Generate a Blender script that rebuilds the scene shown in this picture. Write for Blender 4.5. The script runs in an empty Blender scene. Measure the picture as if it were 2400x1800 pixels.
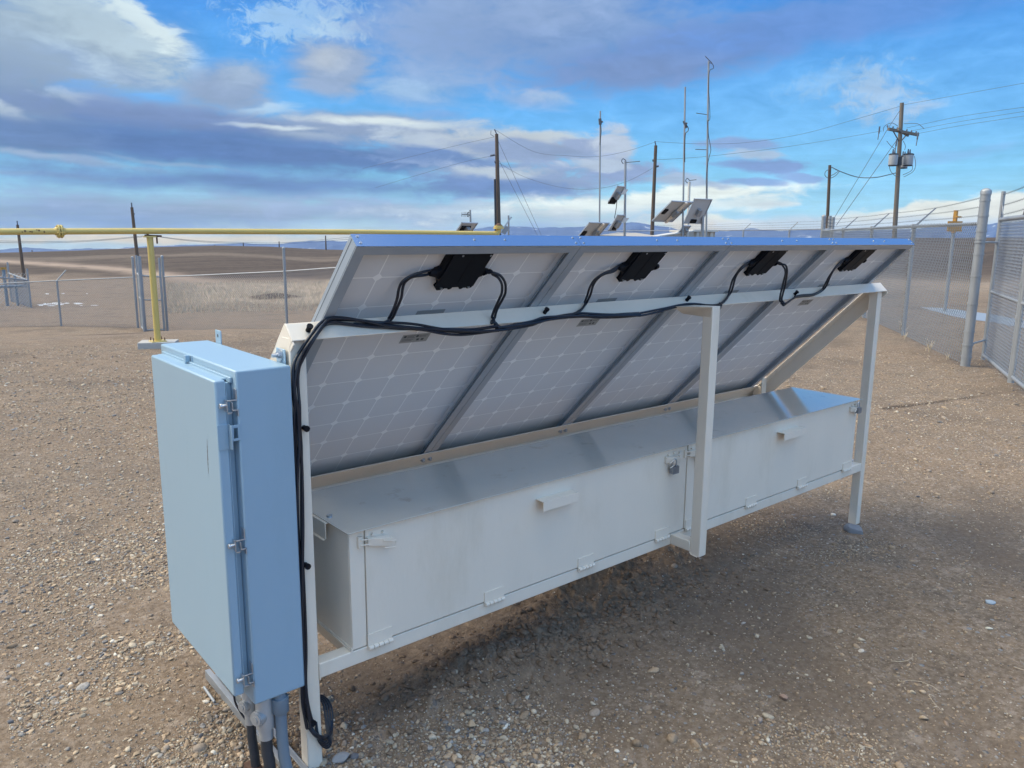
import bpy, math, random
import numpy as np
random.seed(4); rng=np.random.default_rng(7)
K=0.8                      # scene is measured in survey units; K turns them into metres
S=bpy.context.scene; COL=S.collection
# ------------------------------------------------------------------ camera
YAW,PITCH,ROLL,FPX=0.6998,0.18968,0.0092,1825.73
CAM=np.array([-1.0825,-2.4333,1.9827])
Fv=np.array([math.sin(YAW)*math.cos(PITCH),math.cos(YAW)*math.cos(PITCH),-math.sin(PITCH)])
_R=np.array([math.cos(YAW),-math.sin(YAW),0.]);_U=np.cross(_R,Fv)
Rv=math.cos(ROLL)*_R+math.sin(ROLL)*_U; Uv=-math.sin(ROLL)*_R+math.cos(ROLL)*_U
from mathutils import Matrix, Vector
cd=bpy.data.cameras.new('camera'); cam=bpy.data.objects.new('camera',cd); COL.objects.link(cam)
cd.sensor_width=36; cd.lens=36*FPX/2400; cd.clip_start=.05; cd.clip_end=30000
cam.matrix_world=Matrix(((Rv[0],Uv[0],-Fv[0],CAM[0]*K),(Rv[1],Uv[1],-Fv[1],CAM[1]*K),(Rv[2],Uv[2],-Fv[2],CAM[2]*K),(0,0,0,1)))
S.camera=cam
# ------------------------------------------------------------------ view, sun
S.view_settings.view_transform='Standard'; S.view_settings.look='None'; S.view_settings.exposure=0.0; S.view_settings.gamma=1
S.cycles.max_bounces=5; S.cycles.diffuse_bounces=3; S.cycles.glossy_bounces=3; S.cycles.transparent_max_bounces=4
SUN_AZ,SUN_EL=math.radians(-52),math.radians(38)      # azimuth from +Y towards +X
sl=bpy.data.lights.new('sun','SUN'); sl.energy=1.35; sl.angle=math.radians(34); sl.color=(1,.83,.66)
so=bpy.data.objects.new('sun',sl); COL.objects.link(so)
sd=Vector((math.sin(SUN_AZ)*math.cos(SUN_EL),math.cos(SUN_AZ)*math.cos(SUN_EL),math.sin(SUN_EL)))
so.rotation_euler=sd.to_track_quat('Z','Y').to_euler(); so.location=(0,0,30)
# ------------------------------------------------------------------ survey helpers
def ray(x,y): return Fv*FPX+Rv*(x-1200)+Uv*(900-y)
def at(x,y,D):
    d=ray(x,y); return CAM+d*D/math.hypot(d[0],d[1])
def onp(x,y,ax,v):
    d=ray(x,y); return CAM+d*(v-CAM[ax])/d[ax]
def lin(c): 
    return tuple(((v/255)/12.92 if v/255<=.04045 else ((v/255+.055)/1.055)**2.4) for v in c)
# ------------------------------------------------------------------ world
W=bpy.data.worlds.new('World'); S.world=W; W.use_nodes=True
nt=W.node_tree; nt.nodes.clear()
def N_(t,typ,**k):
    n=t.nodes.new(typ)
    for a,b in k.items(): setattr(n,a,b)
    return n
def mth(t,op,a,b=None,c=None,clamp=False):
    n=t.nodes.new('ShaderNodeMath'); n.operation=op; n.use_clamp=clamp
    for i,v in enumerate((a,b,c)):
        if v is None: continue
        if isinstance(v,(int,float)): n.inputs[i].default_value=v
        else: t.links.new(v,n.inputs[i])
    return n.outputs[0]
def mixc(t,f,a,b,bt='MIX'):
    n=t.nodes.new('ShaderNodeMix'); n.data_type='RGBA'; n.blend_type=bt
    for s,v in ((n.inputs[0],f),(n.inputs[6],a),(n.inputs[7],b)):
        if isinstance(v,(int,float)): s.default_value=v
        elif isinstance(v,tuple): s.default_value=(v[0],v[1],v[2],1)
        else: t.links.new(v,s)
    return n.outputs[2]
def build_world():
    t=nt; L=t.links.new
    tc=N_(t,'ShaderNodeTexCoord'); sep=N_(t,'ShaderNodeSeparateXYZ'); L(tc.outputs['Generated'],sep.inputs[0])
    x,y,z=sep.outputs
    # view aligned compass: a = azimuth right of the compass bearing 40 deg, e = elevation
    sx,cx=math.sin(YAW),math.cos(YAW)
    fwd=mth(t,'ADD',mth(t,'MULTIPLY',x,sx),mth(t,'MULTIPLY',y,cx))
    rgt=mth(t,'SUBTRACT',mth(t,'MULTIPLY',x,cx),mth(t,'MULTIPLY',y,sx))
    az=mth(t,'ARCTAN2',rgt,fwd); el=mth(t,'ARCSINE',z)
    P=N_(t,'ShaderNodeCombineXYZ'); L(az,P.inputs[0]); L(el,P.inputs[1])
    def noise(sx_,sy_,scale,det,rough=.55,off=0,dist=0.):
        m=N_(t,'ShaderNodeMapping'); m.inputs['Scale'].default_value=(sx_,sy_,1); m.inputs['Location'].default_value=(off,off*.7,off)
        L(P.outputs[0],m.inputs[0]); n=N_(t,'ShaderNodeTexNoise'); n.inputs['Scale'].default_value=scale
        n.inputs['Detail'].default_value=det; n.inputs['Roughness'].default_value=rough; n.inputs['Distortion'].default_value=dist
        L(m.outputs[0],n.inputs[0]); return n
    nw=noise(1,2.2,9,3,.55,3.1)
    warp=N_(t,'ShaderNodeVectorMath',operation='MULTIPLY_ADD'); L(nw.outputs['Color'],warp.inputs[0])
    warp.inputs[1].default_value=(.07,.026,0); warp.inputs[2].default_value=(-.035,-.013,0)
    wp=N_(t,'ShaderNodeVectorMath',operation='ADD'); L(P.outputs[0],wp.inputs[0]); L(warp.outputs[0],wp.inputs[1])
    WP=wp.outputs[0]
    nf=noise(1,2.6,22,5,.62,1.7,.4).outputs['Fac']; nc=mth(t,'SUBTRACT',nf,.5)
    fine=noise(1.,1.2,60,4,.7,5.0,.8).outputs['Fac']
    # clear sky: Nishita plus a measured gradient
    sky=N_(t,'ShaderNodeTexSky'); sky.sky_type='NISHITA'; sky.sun_disc=False; sky.sun_elevation=SUN_EL; sky.sun_rotation=SUN_AZ
    sky.altitude=1500; sky.air_density=1.2; sky.dust_density=.3; sky.ozone_density=2
    skm=mixc(t,1.,sky.outputs[0],(.09,.09,.09),'MULTIPLY')
    rp=N_(t,'ShaderNodeValToRGB'); L(el,rp.inputs[0]); r=rp.color_ramp
    st=[(0,(196,214,236)),(.03,(178,226,250)),(.075,(142,212,255)),(.125,(116,190,253)),(.19,(98,172,246)),(.27,(74,150,237)),(.6,(74,150,242)),(1.,(76,150,242))]
    r.elements[0].position=0; r.elements[0].color=(*lin(st[0][1]),1); r.elements[1].position=1; r.elements[1].color=(*lin(st[-1][1]),1)
    for p,c in st[1:-1]:
        e=r.elements.new(p); e.color=(*lin(c),1)
    col=mixc(t,.12,rp.outputs[0],skm)
    def P2(px,py):
        d=ray(px,py); d=d/np.linalg.norm(d)
        f=d[0]*sx+d[1]*cx; g=d[0]*cx-d[1]*sx
        return math.atan2(g,f),math.asin(d[2])
    def blob(col,px,py,rx,ry,c,soft=.5,op=1.,k=1.2,rot=0,nz=None,raw=False,WP=None):
        a,e=P2(px,py) if not raw else (px,py)
        m=N_(t,'ShaderNodeMapping',vector_type='TEXTURE'); L(WP,m.inputs[0])
        m.inputs['Location'].default_value=(a,e,0); m.inputs['Rotation'].default_value=(0,0,math.radians(rot))
        q=1826 if not raw else 1
        m.inputs['Scale'].default_value=(rx/q,ry/q,1)
        ln=N_(t,'ShaderNodeVectorMath',operation='LENGTH'); L(m.outputs[0],ln.inputs[0])
        v=mth(t,'MULTIPLY_ADD',nz or nc,-k,ln.outputs['Value'])
        mr=N_(t,'ShaderNodeMapRange',interpolation_type='SMOOTHSTEP'); L(v,mr.inputs[0])
        mr.inputs[1].default_value=1-soft; mr.inputs[2].default_value=1.12; mr.inputs[3].default_value=op; mr.inputs[4].default_value=0
        return mixc(t,mr.outputs[0],col,lin(c) if not raw else c)
    fc=mth(t,'SUBTRACT',fine,.5)
    strk=noise(.45,5.5,16,4,.6,9.).outputs['Fac']
    B=[ # px,py,rx,ry,colour,soft,opacity,noise,rot
     (2000,350,700,260,(150,205,250),1.2,.35,2.0,0),
     (700,50,150,60,(200,226,250),.7,.55,3.2,8,'f'),(790,70,60,30,(210,232,252),.6,.5,3,0,'f'),
     (1050,70,330,150,(146,170,220),.8,.95,1.3,0),(1350,70,400,120,(130,158,214),.8,.9,1.2,4),
     (1620,120,420,66,(120,148,210),.6,.95,1.1,9),(1950,50,520,60,(112,152,220),.7,.8,1.1,7),(1500,160,200,40,(124,150,208),.7,.8,1,5),
     (1290,318,90,16,(214,216,226),.5,.95,1.3,0),(1250,345,130,16,(152,166,206),.5,.9,1.3,-4),
     (1250,20,300,60,(150,172,220),.9,.8,1.3,0),(1000,200,190,60,(152,178,226),.9,.7,1.6,0),
     (110,110,370,130,(160,178,208),.6,1,1.1,-6),(60,240,280,110,(140,160,200),.8,.95,1.1,-12),(270,165,190,26,(150,174,220),.8,.6,1.4,-16),
     (235,60,190,80,(196,210,226),.7,.9,1.6,-28),(350,70,110,34,(232,238,242),.6,.9,2.2,-38),(120,40,180,60,(178,194,214),.9,.7,1.4,0),
     (470,115,70,70,(92,168,242),.9,.8,1.6,-20),(330,228,170,22,(110,180,246),.9,.85,1.6,8),(180,205,70,16,(104,174,244),.9,.5,1.6,8),
     (530,205,120,56,(152,168,206),.6,.95,1.,6),(560,170,80,28,(176,192,222),.9,.6,1.4,6),(620,250,90,14,(196,218,244),.8,.7,2,8),
     (775,158,108,62,(158,174,212),.55,.95,1.0,-8),(755,140,60,34,(196,198,214),.9,.75,1.4,0),(960,205,130,22,(170,200,240),.9,.6,2,-5),
     (230,245,110,18,(228,234,240),.7,.85,2.,-10),(380,262,170,22,(150,172,220),.8,.8,1.4,-8),
     (480,290,560,44,(124,146,200),.7,1,.9,-3),(30,270,70,24,(224,228,236),.8,.6,2,-30),
     (880,296,300,40,(150,166,206),.55,1,.8,-1),(900,283,260,15,(232,233,236),.9,.95,.9,-1),(640,299,120,8,(228,232,240),.9,.8,1.2,1),(720,318,120,12,(184,194,216),.9,.7,1.4,-3),
     (430,345,640,52,(92,128,194),.7,1,.7,-2),(820,372,430,30,(96,130,194),.7,.95,.8,-3),(60,330,220,56,(106,136,192),.8,.9,.8,0),
     (150,374,260,9,(178,192,222),.9,.75,1.4,-4),(430,388,160,6,(170,188,222),.9,.6,1.4,-5),(120,407,230,7,(168,186,222),.9,.6,1.4,0),
     (600,430,760,42,(104,138,202),.9,.95,.9,-1),(350,492,900,52,(142,164,212),.9,.95,1.0,0),(560,485,360,26,(172,186,216),1.,.7,1.3,0),
     (200,520,420,22,(126,156,212),1,.6,1.2,0),(900,500,460,34,(158,176,220),1,.85,1.3,0),
     (1085,345,230,34,(190,198,220),.7,.9,1.6,-3),(1060,375,230,18,(116,146,206),.8,.9,1.4,-4),(1200,330,200,30,(206,206,216),.7,.95,1.4,0),(1230,350,190,18,(150,166,208),.8,.9,1.4,-4),
     (1220,424,250,34,(150,168,212),.8,.9,1.6,-3),(1180,405,120,14,(200,206,222),.8,.8,1.8,0),(1160,442,240,20,(112,144,208),.8,.8,1.5,-3),
     (1360,336,60,14,(158,172,214),.8,.9,1.5,-5),(1430,345,66,34,(196,200,222),.8,.85,1.8,0),(1450,395,150,24,(150,168,216),.8,.9,1.6,-4),(1400,380,90,12,(196,204,226),.8,.7,2,0),
     (1240,236,110,24,(160,182,230),.9,.75,1.4,-3),(1280,228,70,14,(188,200,228),.9,.5,1.4,-3),(1030,262,80,12,(128,168,232),.9,.6,1.5,-5),
     (1100,490,420,20,(196,206,226),.9,.8,1.8,4),(1480,470,470,20,(252,250,246),.7,.95,1.6,5),(1610,452,150,15,(255,253,248),.7,.95,1.6,6),(1300,500,340,18,(214,216,224),.9,.8,1.8,4),
     (1400,515,330,18,(190,202,226),.9,.7,1.8,4),(1750,468,130,14,(240,240,240),.9,.7,2,3),
     (1600,425,100,12,(176,190,222),.8,.8,1.8,-4),(1720,345,100,12,(142,170,226),.8,.85,1.6,-2),(1760,365,70,8,(180,196,228),.8,.8,1.8,-2),(1800,388,130,10,(134,164,226),.8,.9,1.7,-2),(1740,420,70,8,(140,170,228),.8,.8,1.7,-4),(1890,418,60,7,(140,172,230),.8,.8,1.7,-3),(1840,410,50,5,(140,172,230),.8,.6,1.7,-3),
     (1800,475,70,9,(220,222,230),.9,.7,1.8,0),(2060,225,95,56,(186,206,238),.9,.75,2.6,-25,'f'),(2150,255,60,14,(196,208,238),.9,.6,1.8,6),(1960,190,120,40,(160,200,246),.9,.5,2.6,10,'f'),
     (2200,372,200,14,(140,180,240),.9,.4,1.6,8),
     (1280,545,260,22,(150,178,228),.8,.8,1.2,0),(350,561,620,13,(236,214,200),.9,.95,1.,0),(900,560,300,14,(226,214,214),.9,.8,1.2,0),
     (1650,528,170,26,(250,226,208),.6,.95,1.2,-3),(1700,512,110,12,(255,244,230),.9,.8,1.6,-10),(1900,527,360,24,(210,214,230),.8,.85,1.2,0),
     (2060,510,110,16,(250,238,226),.8,.85,1.6,4),(2320,500,260,26,(244,234,228),.5,.95,1.9,2),(2210,488,70,18,(252,242,232),.5,.9,1.8,0),(2370,480,80,22,(250,240,232),.5,.9,1.8,0),(2250,525,360,20,(200,212,236),.9,.8,1.4,0),
    ]
    for i_b,b in enumerate(B):
        b=list(b); g=sum(b[4])/3.; w_=.18 if i_b!=0 and (b[4][2]-b[4][0])<105 else .0; b[4]=tuple(v_*(1-w_)+g*w_ for v_ in b[4])   # the sheets are a little greyer than the blue between them
        if 1000<b[0]<1950 and 330<b[1]<470: b[3]*=1.45; b[5]*=.65; b[6]=min(1,b[6]+.12)
        nz=fc if len(b)>9 else None
        if i_b%10==9:      # chains the layers so that the shader compiler works through them in order
            ch=N_(t,'ShaderNodeVectorMath',operation='MULTIPLY_ADD'); L(col,ch.inputs[0]); ch.inputs[1].default_value=(1e-7,1e-7,0); L(WP,ch.inputs[2]); WP=ch.outputs[0]
        col=blob(col,b[0],b[1],b[2],b[3],b[4],b[5],b[6],b[7],b[8],nz,False,WP)
    # fine light and dark modelling of the cloud sheets, drawn out into streaks towards the horizon
    tx=mth(t,'MULTIPLY_ADD',nf,.42,.79); lowm=N_(t,'ShaderNodeMapRange',interpolation_type='SMOOTHSTEP'); L(el,lowm.inputs[0]); lowm.inputs[1].default_value=.17; lowm.inputs[2].default_value=.06
    st_=mth(t,'MULTIPLY',mth(t,'MULTIPLY_ADD',strk,.42,-.21),lowm.outputs[0]); tx=mth(t,'ADD',tx,st_); tc3=N_(t,'ShaderNodeCombineColor'); 
    for i_ in range(3): L(tx,tc3.inputs[i_])
    col=mixc(t,1.,col,tc3.outputs[0],'MULTIPLY')
    # outside the frame: bright warm cloud around the veiled sun (left), open blue sky behind the viewer
    col=blob(col,-1.62,.80,.95,.48,(9.2,8.0,6.9),.7,1.,.6,0,None,True,WP)
    bk=N_(t,'ShaderNodeMapRange',interpolation_type='SMOOTHSTEP'); L(fwd,bk.inputs[0]); bk.inputs[1].default_value=.1; bk.inputs[2].default_value=-.6
    bkl=mth(t,'MULTIPLY',bk.outputs[0],mth(t,'SUBTRACT',1.,mth(t,'MULTIPLY',mth(t,'LESS_THAN',az,0.),.0)))
    lf=N_(t,'ShaderNodeMapRange',interpolation_type='SMOOTHSTEP'); L(rgt,lf.inputs[0]); lf.inputs[1].default_value=.1; lf.inputs[2].default_value=-.8
    bcol=mixc(t,lf.outputs[0],(.67,.99,1.58),(.14,.14,.17))
    col=mixc(t,bk.outputs[0],col,bcol)
    zn=N_(t,'ShaderNodeMapRange',interpolation_type='SMOOTHSTEP'); L(z,zn.inputs[0]); zn.inputs[1].default_value=.885; zn.inputs[2].default_value=.985
    col=mixc(t,zn.outputs[0],col,(5.4,4.45,3.45))
    col=mixc(t,1.,col,(.885,1.0,1.01),'MULTIPLY')
    bg=N_(t,'ShaderNodeBackground'); L(col,bg.inputs[0]); bg.inputs[1].default_value=1.
    out=N_(t,'ShaderNodeOutputWorld'); L(bg.outputs[0],out.inputs[0])
build_world()
W.cycles.sampling_method='MANUAL'; W.cycles.sample_map_resolution=512
# ------------------------------------------------------------------ materials
def mat(name,col,rough=.5,metal=0.,var=.12,vs=6.,bump=0.,bs=60.,spec=.5,coat=0.,stain=None,stain_s=3.,stain_t=(.56,.7),aniso=(1,1,1)):
    m=bpy.data.materials.new(name); m.use_nodes=True; t=m.node_tree; b=t.nodes['Principled BSDF']; L=t.links.new
    tc=N_(t,'ShaderNodeTexCoord'); mp=N_(t,'ShaderNodeMapping'); L(tc.outputs['Object'],mp.inputs[0]); mp.inputs['Scale'].default_value=aniso
    n=N_(t,'ShaderNodeTexNoise'); L(mp.outputs[0],n.inputs[0]); n.inputs['Scale'].default_value=vs; n.inputs['Detail'].default_value=6; n.inputs['Roughness'].default_value=.6
    c=mixc(t,n.outputs['Fac'],tuple(v*(1-var) for v in col),tuple(min(1,v*(1+var)) for v in col))
    if stain:
        n2=N_(t,'ShaderNodeTexNoise'); L(mp.outputs[0],n2.inputs[0]); n2.inputs['Scale'].default_value=stain_s; n2.inputs['Detail'].default_value=8; n2.inputs['Roughness'].default_value=.7
        mr=N_(t,'ShaderNodeMapRange'); L(n2.outputs['Fac'],mr.inputs[0]); mr.inputs[1].default_value=stain_t[0]; mr.inputs[2].default_value=stain_t[1]
        c=mixc(t,mr.outputs[0],c,stain)
    L(c,b.inputs['Base Color']); b.inputs['Metallic'].default_value=metal
    rr=mth(t,'MULTIPLY_ADD',n.outputs['Fac'],.25*rough,rough*.875); L(rr,b.inputs['Roughness'])
    b.inputs['Specular IOR Level'].default_value=spec; b.inputs['Coat Weight'].default_value=coat; b.inputs['Coat Roughness'].default_value=.12
    if bump:
        n3=N_(t,'ShaderNodeTexNoise'); L(mp.outputs[0],n3.inputs[0]); n3.inputs['Scale'].default_value=bs; n3.inputs['Detail'].default_value=5
        bp=N_(t,'ShaderNodeBump'); bp.inputs['Strength'].default_value=bump; bp.inputs['Distance'].default_value=.004
        L(n3.outputs['Fac'],bp.inputs['Height']); L(bp.outputs[0],b.inputs['Normal'])
    return m
M={}
M['cream']=mat('cream_paint',(.80,.70,.575),.38,var=.05,bump=.12,bs=90,stain=(.68,.58,.45),stain_s=4,stain_t=(.54,.80),aniso=(1,1,.3))
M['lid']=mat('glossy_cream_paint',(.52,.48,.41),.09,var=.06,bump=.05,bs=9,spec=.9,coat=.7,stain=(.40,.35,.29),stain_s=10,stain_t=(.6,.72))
M['cab']=mat('grey_blue_enamel',(.29,.415,.515),.36,var=.03,bump=.04,bs=40,stain=(.27,.385,.465),stain_s=4,stain_t=(.52,.78),aniso=(1,1,.25))
M['alu']=mat('anodised_aluminium',(.40,.44,.49),.42,metal=.35,var=.04)
M['alu_gloss']=mat('aluminium_sky_sheen',(.50,.58,.68),.20,metal=.82,var=.03)
M['steel']=mat('zinc_steel',(.50,.52,.55),.32,metal=.85,var=.15,vs=30)
M['galv']=mat('galvanised_pipe',(.33,.345,.36),.5,metal=.4,spec=.4,var=.22,vs=14,bump=.05,bs=60,aniso=(1,1,.25))
M['wire']=mat('galvanised_wire',(.25,.28,.315),.55,metal=.3,var=.1)
M['barb']=mat('weathered_barbed_wire',(.10,.11,.13),.6,metal=.3)
M['black']=mat('black_plastic',(.007,.008,.012),.55,var=.3,spec=.15)
M['cable']=mat('black_cable_jacket',(.012,.016,.026),.38,var=.2)
M['yellow']=mat('yellow_pipe_paint',(.60,.45,.14),.45,var=.08,stain=(.10,.045,.02),stain_s=9,stain_t=(.70,.74),spec=.5)
M['rust']=mat('rusty_steel',(.10,.05,.03),.8,var=.4,vs=30)
M['conc']=mat('concrete',(.42,.40,.37),.9,var=.15,vs=14,bump=.4,bs=40)
M['wood']=mat('weathered_pole_wood',(.115,.082,.06),.85,var=.45,vs=9,bump=.4,bs=30,aniso=(1,1,.08))
M['greyw']=mat('grey_pole_wood',(.19,.16,.13),.85,var=.35,vs=9,bump=.4,bs=30,aniso=(1,1,.08))
M['pvc']=mat('grey_pvc',(.17,.22,.27),.5,var=.12)
M['dark']=mat('dark_conduit',(.030,.034,.042),.55,var=.4,vs=18,stain=(.14,.12,.10),stain_s=14,stain_t=(.6,.75))
M['cast']=mat('cast_aluminium',(.42,.43,.44),.48,metal=.5,var=.15,vs=20,bump=.1)
M['shed']=mat('shed_sheet_tan',(.42,.37,.30),.6,var=.08)
M['shedw']=mat('shed_trim_pale',(.60,.58,.53),.55,var=.05)
M['tank']=mat('transformer_grey',(.42,.44,.46),.5,var=.08)
M['marker']=mat('marker_orange',(.45,.24,.05),.6,var=.15,vs=12)
M['white']=mat('white_panel_back',(.50,.51,.52),.5,var=.05)
M['lw']=mat('overhead_wire',(.10,.12,.16),.6)
M['red']=mat('red_sticker',(.45,.06,.03),.5)
M['straw']=mat('dry_straw',(.55,.46,.34),.8,var=.25)
M['lock']=mat('padlock_body',(.30,.32,.35),.45,metal=.7,var=.3,vs=60)
M['ink_shade']=mat('ink_and_recess_shade',(.06,.07,.08),.6)  # label print, also the painted shade of grooves and holes
M['label']=mat('grey_label',(.33,.34,.34),.45,var=.05)
def cell_mat():
    m=bpy.data.materials.new('cell_backsheet'); m.use_nodes=True; t=m.node_tree; b=t.nodes['Principled BSDF']; L=t.links.new
    uv=N_(t,'ShaderNodeTexCoord'); sp=N_(t,'ShaderNodeSeparateXYZ'); L(uv.outputs['UV'],sp.inputs[0])
    u=mth(t,'DIVIDE',mth(t,'SUBTRACT',sp.outputs[0],.0121),.158); v=mth(t,'DIVIDE',mth(t,'SUBTRACT',sp.outputs[1],.0384),.158)
    def tri(a):
        f=mth(t,'FRACT',mth(t,'ADD',a,.5)); return mth(t,'ABSOLUTE',mth(t,'SUBTRACT',f,.5))
    a,c=tri(u),tri(v)
    mn=mth(t,'MINIMUM',a,c); ad=mth(t,'ADD',a,c)
    line=mth(t,'LESS_THAN',mn,.014); dia=mth(t,'LESS_THAN',ad,.13)
    g=mth(t,'MAXIMUM',line,dia)
    # outside the 6 x 10 cell field: bare backsheet
    inu=mth(t,'MULTIPLY',mth(t,'GREATER_THAN',u,-.005),mth(t,'LESS_THAN',u,6.005)); inv=mth(t,'MULTIPLY',mth(t,'GREATER_THAN',v,-.005),mth(t,'LESS_THAN',v,10.005))
    g=mth(t,'MAXIMUM',g,mth(t,'SUBTRACT',1.,mth(t,'MULTIPLY',inu,inv)))
    tc=N_(t,'ShaderNodeTexNoise'); L(uv.outputs['UV'],tc.inputs[0]); tc.inputs['Scale'].default_value=3; tc.inputs['Detail'].default_value=4
    c0=mixc(t,tc.outputs['Fac'],(.69,.70,.73),(.74,.75,.76)); c1=mixc(t,g,c0,(.96,.97,.97))
    # wind-blown dust caught along the lower edge and around the box near the top
    d1=N_(t,'ShaderNodeMapRange'); L(mth(t,'ADD',sp.outputs[1],mth(t,'MULTIPLY',tc.outputs['Fac'],.10)),d1.inputs[0]); d1.inputs[1].default_value=1.52; d1.inputs[2].default_value=1.68; d1.inputs[4].default_value=.75
    c2=mixc(t,d1.outputs[0],c1,(.52,.38,.25))
    L(c2,b.inputs['Base Color']); b.inputs['Roughness'].default_value=.42; b.inputs['Specular IOR Level'].default_value=.5
    return m
M['cells']=cell_mat()
M['glass']=mat('dark_cell_glass',(.01,.014,.03),.08,spec=.9)
# ------------------------------------------------------------------ mesh building
class MB:
    def __init__(s): s.v=[];s.f=[];s.uv=None
    def add(s,vs,fs):
        o=len(s.v); s.v+= [tuple(map(float,p)) for p in vs]; s.f+=[tuple(i+o for i in f) for f in fs]; return s
    def hexa(s,p): # 8 points, bottom 4 then top 4
        return s.add(p,[(0,3,2,1),(4,5,6,7),(0,1,5,4),(1,2,6,5),(2,3,7,6),(3,0,4,7)])
    def box(s,x0,x1,y0,y1,z0,z1):
        return s.hexa([(x0,y0,z0),(x1,y0,z0),(x1,y1,z0),(x0,y1,z0),(x0,y0,z1),(x1,y0,z1),(x1,y1,z1),(x0,y1,z1)])
    def pbox(s,x0,x1,s0,s1,n0,n1):
        q=[(x0,s1,n0),(x1,s1,n0),(x1,s0,n0),(x0,s0,n0),(x0,s1,n1),(x1,s1,n1),(x1,s0,n1),(x0,s0,n1)]
        return s.hexa([pan(*a) for a in q])
    def tube(s,pts,r,n=8,cap=True):
        pts=[np.array(p,float) for p in pts]; m=len(pts); rs=r if isinstance(r,(list,tuple)) else [r]*m
        vs=[];up=None
        for i,p in enumerate(pts):
            d=pts[min(i+1,m-1)]-pts[max(i-1,0)]; d=d/(np.linalg.norm(d)+1e-12)
            if up is None: up=np.array([0,0,1.]) if abs(d[2])<.9 else np.array([1.,0,0])
            a=np.cross(d,up); a/=np.linalg.norm(a)+1e-12; b=np.cross(a,d); up=b
            for k in range(n):
                t=2*math.pi*k/n; vs.append(p+rs[i]*(math.cos(t)*a+math.sin(t)*b))
        fs=[]
        for i in range(m-1):
            for k in range(n):
                k2=(k+1)%n; fs.append((i*n+k,i*n+k2,(i+1)*n+k2,(i+1)*n+k))
        if cap: fs.append(tuple(reversed(range(n)))); fs.append(tuple((m-1)*n+k for k in range(n)))
        return s.add(vs,fs)
    def cyl(s,a,b,r,r2=None,n=14): return s.tube([a,b],[r,r if r2 is None else r2],n)
    def prism(s,poly,d):  # poly = list of 3D points (planar), d = extrusion vector
        n=len(poly); d=np.array(d,float); a=[np.array(p,float) for p in poly]
        return s.add(a+[p+d for p in a],[tuple(range(n)),tuple(n+i for i in reversed(range(n)))]+[(i,i+n,(i+1)%n+n,(i+1)%n) for i in range(n)])
def link(name,v,f,m,parent=None,smooth=False,bevel=0,uv=None):
    v=np.array(v,float)
    org=np.array(parent['org']) if parent is not None else np.zeros(3)
    me=bpy.data.meshes.new(name); me.from_pydata(((v-org)*K).tolist(),[],f)
    if m is not None: me.materials.append(m)
    if uv is not None:
        l=me.uv_layers.new(name='UVMap')
        for i,lp in enumerate(me.loops): l.data[i].uv=uv[lp.vertex_index]
    me.update()
    if smooth:
        me.polygons.foreach_set('use_smooth',[True]*len(me.polygons))
        try: me.set_sharp_from_angle(angle=math.radians(42))
        except Exception: pass
    o=bpy.data.objects.new(name,me); COL.objects.link(o)
    if parent is not None: o.parent=parent
    if bevel:
        b=o.modifiers.new('bevel','BEVEL'); b.width=bevel*K; b.segments=2; b.limit_method='ANGLE'; b.harden_normals=False
        me.polygons.foreach_set('use_smooth',[True]*len(me.polygons))
        try: me.set_sharp_from_angle(angle=math.radians(60))
        except Exception: pass
    o['org']=[float(c) for c in org]
    return o
def pieces(mb,g=1):
    # connected pieces of a mesh, g consecutive ones kept together
    par=list(range(len(mb.v)))
    def find(a):
        while par[a]!=a: par[a]=par[par[a]]; a=par[a]
        return a
    for f in mb.f:
        a=find(f[0])
        for b in f[1:]: par[find(b)]=a
    comps={}
    for i in range(len(mb.v)): comps.setdefault(find(i),[]).append(i)
    cs=sorted(comps.values(),key=lambda c:c[0]); cs=[sum(cs[i:i+g],[]) for i in range(0,len(cs),g)]
    out=[]; own={i:k for k,c in enumerate(cs) for i in c}; idx={i:j for c in cs for j,i in enumerate(c)}
    ms=[MB() for _ in cs]
    for k,c in enumerate(cs): ms[k].v=[mb.v[i] for i in c]
    for f in mb.f: ms[own[f[0]]].f.append(tuple(idx[i] for i in f))
    return ms
def part(name,mb,m,parent,smooth=False,bevel=0,label=None,split=0):
    if split:
        for q in pieces(mb,split): o=part(name,q,m,parent,smooth,bevel,label)
        return o
    o=link(name,mb.v,mb.f,M[m] if isinstance(m,str) else m,parent,smooth,bevel)
    if label: o['label']=label
    return o
def sub(name,mb,m,parent,**k):  # a part of a part
    return part(name,mb,m,parent,**k)
def tagit(o,label,cat,group=None,kind=None):
    if label: o['label']=label
    if cat: o['category']=cat
    if group: o['group']=group
    if kind: o['kind']=kind
    return o
def thing(name,label,cat,loc,group=None):
    o=bpy.data.objects.new(name,None); COL.objects.link(o); o.location=[float(c)*K for c in loc]; o['org']=[float(c) for c in loc]
    o.empty_display_size=.1
    return tagit(o,label,cat,group)
def single(name,mb,m,label,cat,group=None,**k):
    return tagit(part(name,mb,m,None,**k),label,cat,group)
def copy_tree(o,parent=None,label=None,shift=None):
    c=o.copy(); COL.objects.link(c)
    if parent is not None: c.parent=parent
    if label: c['label']=label
    if shift is not None:
        c.location=[a+b*K for a,b in zip(o.location,shift)]; c['org']=[a+b for a,b in zip(o['org'],shift)]
    for ch in [x for x in bpy.data.objects if x.parent==o]: copy_tree(ch,c)
    return c
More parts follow.
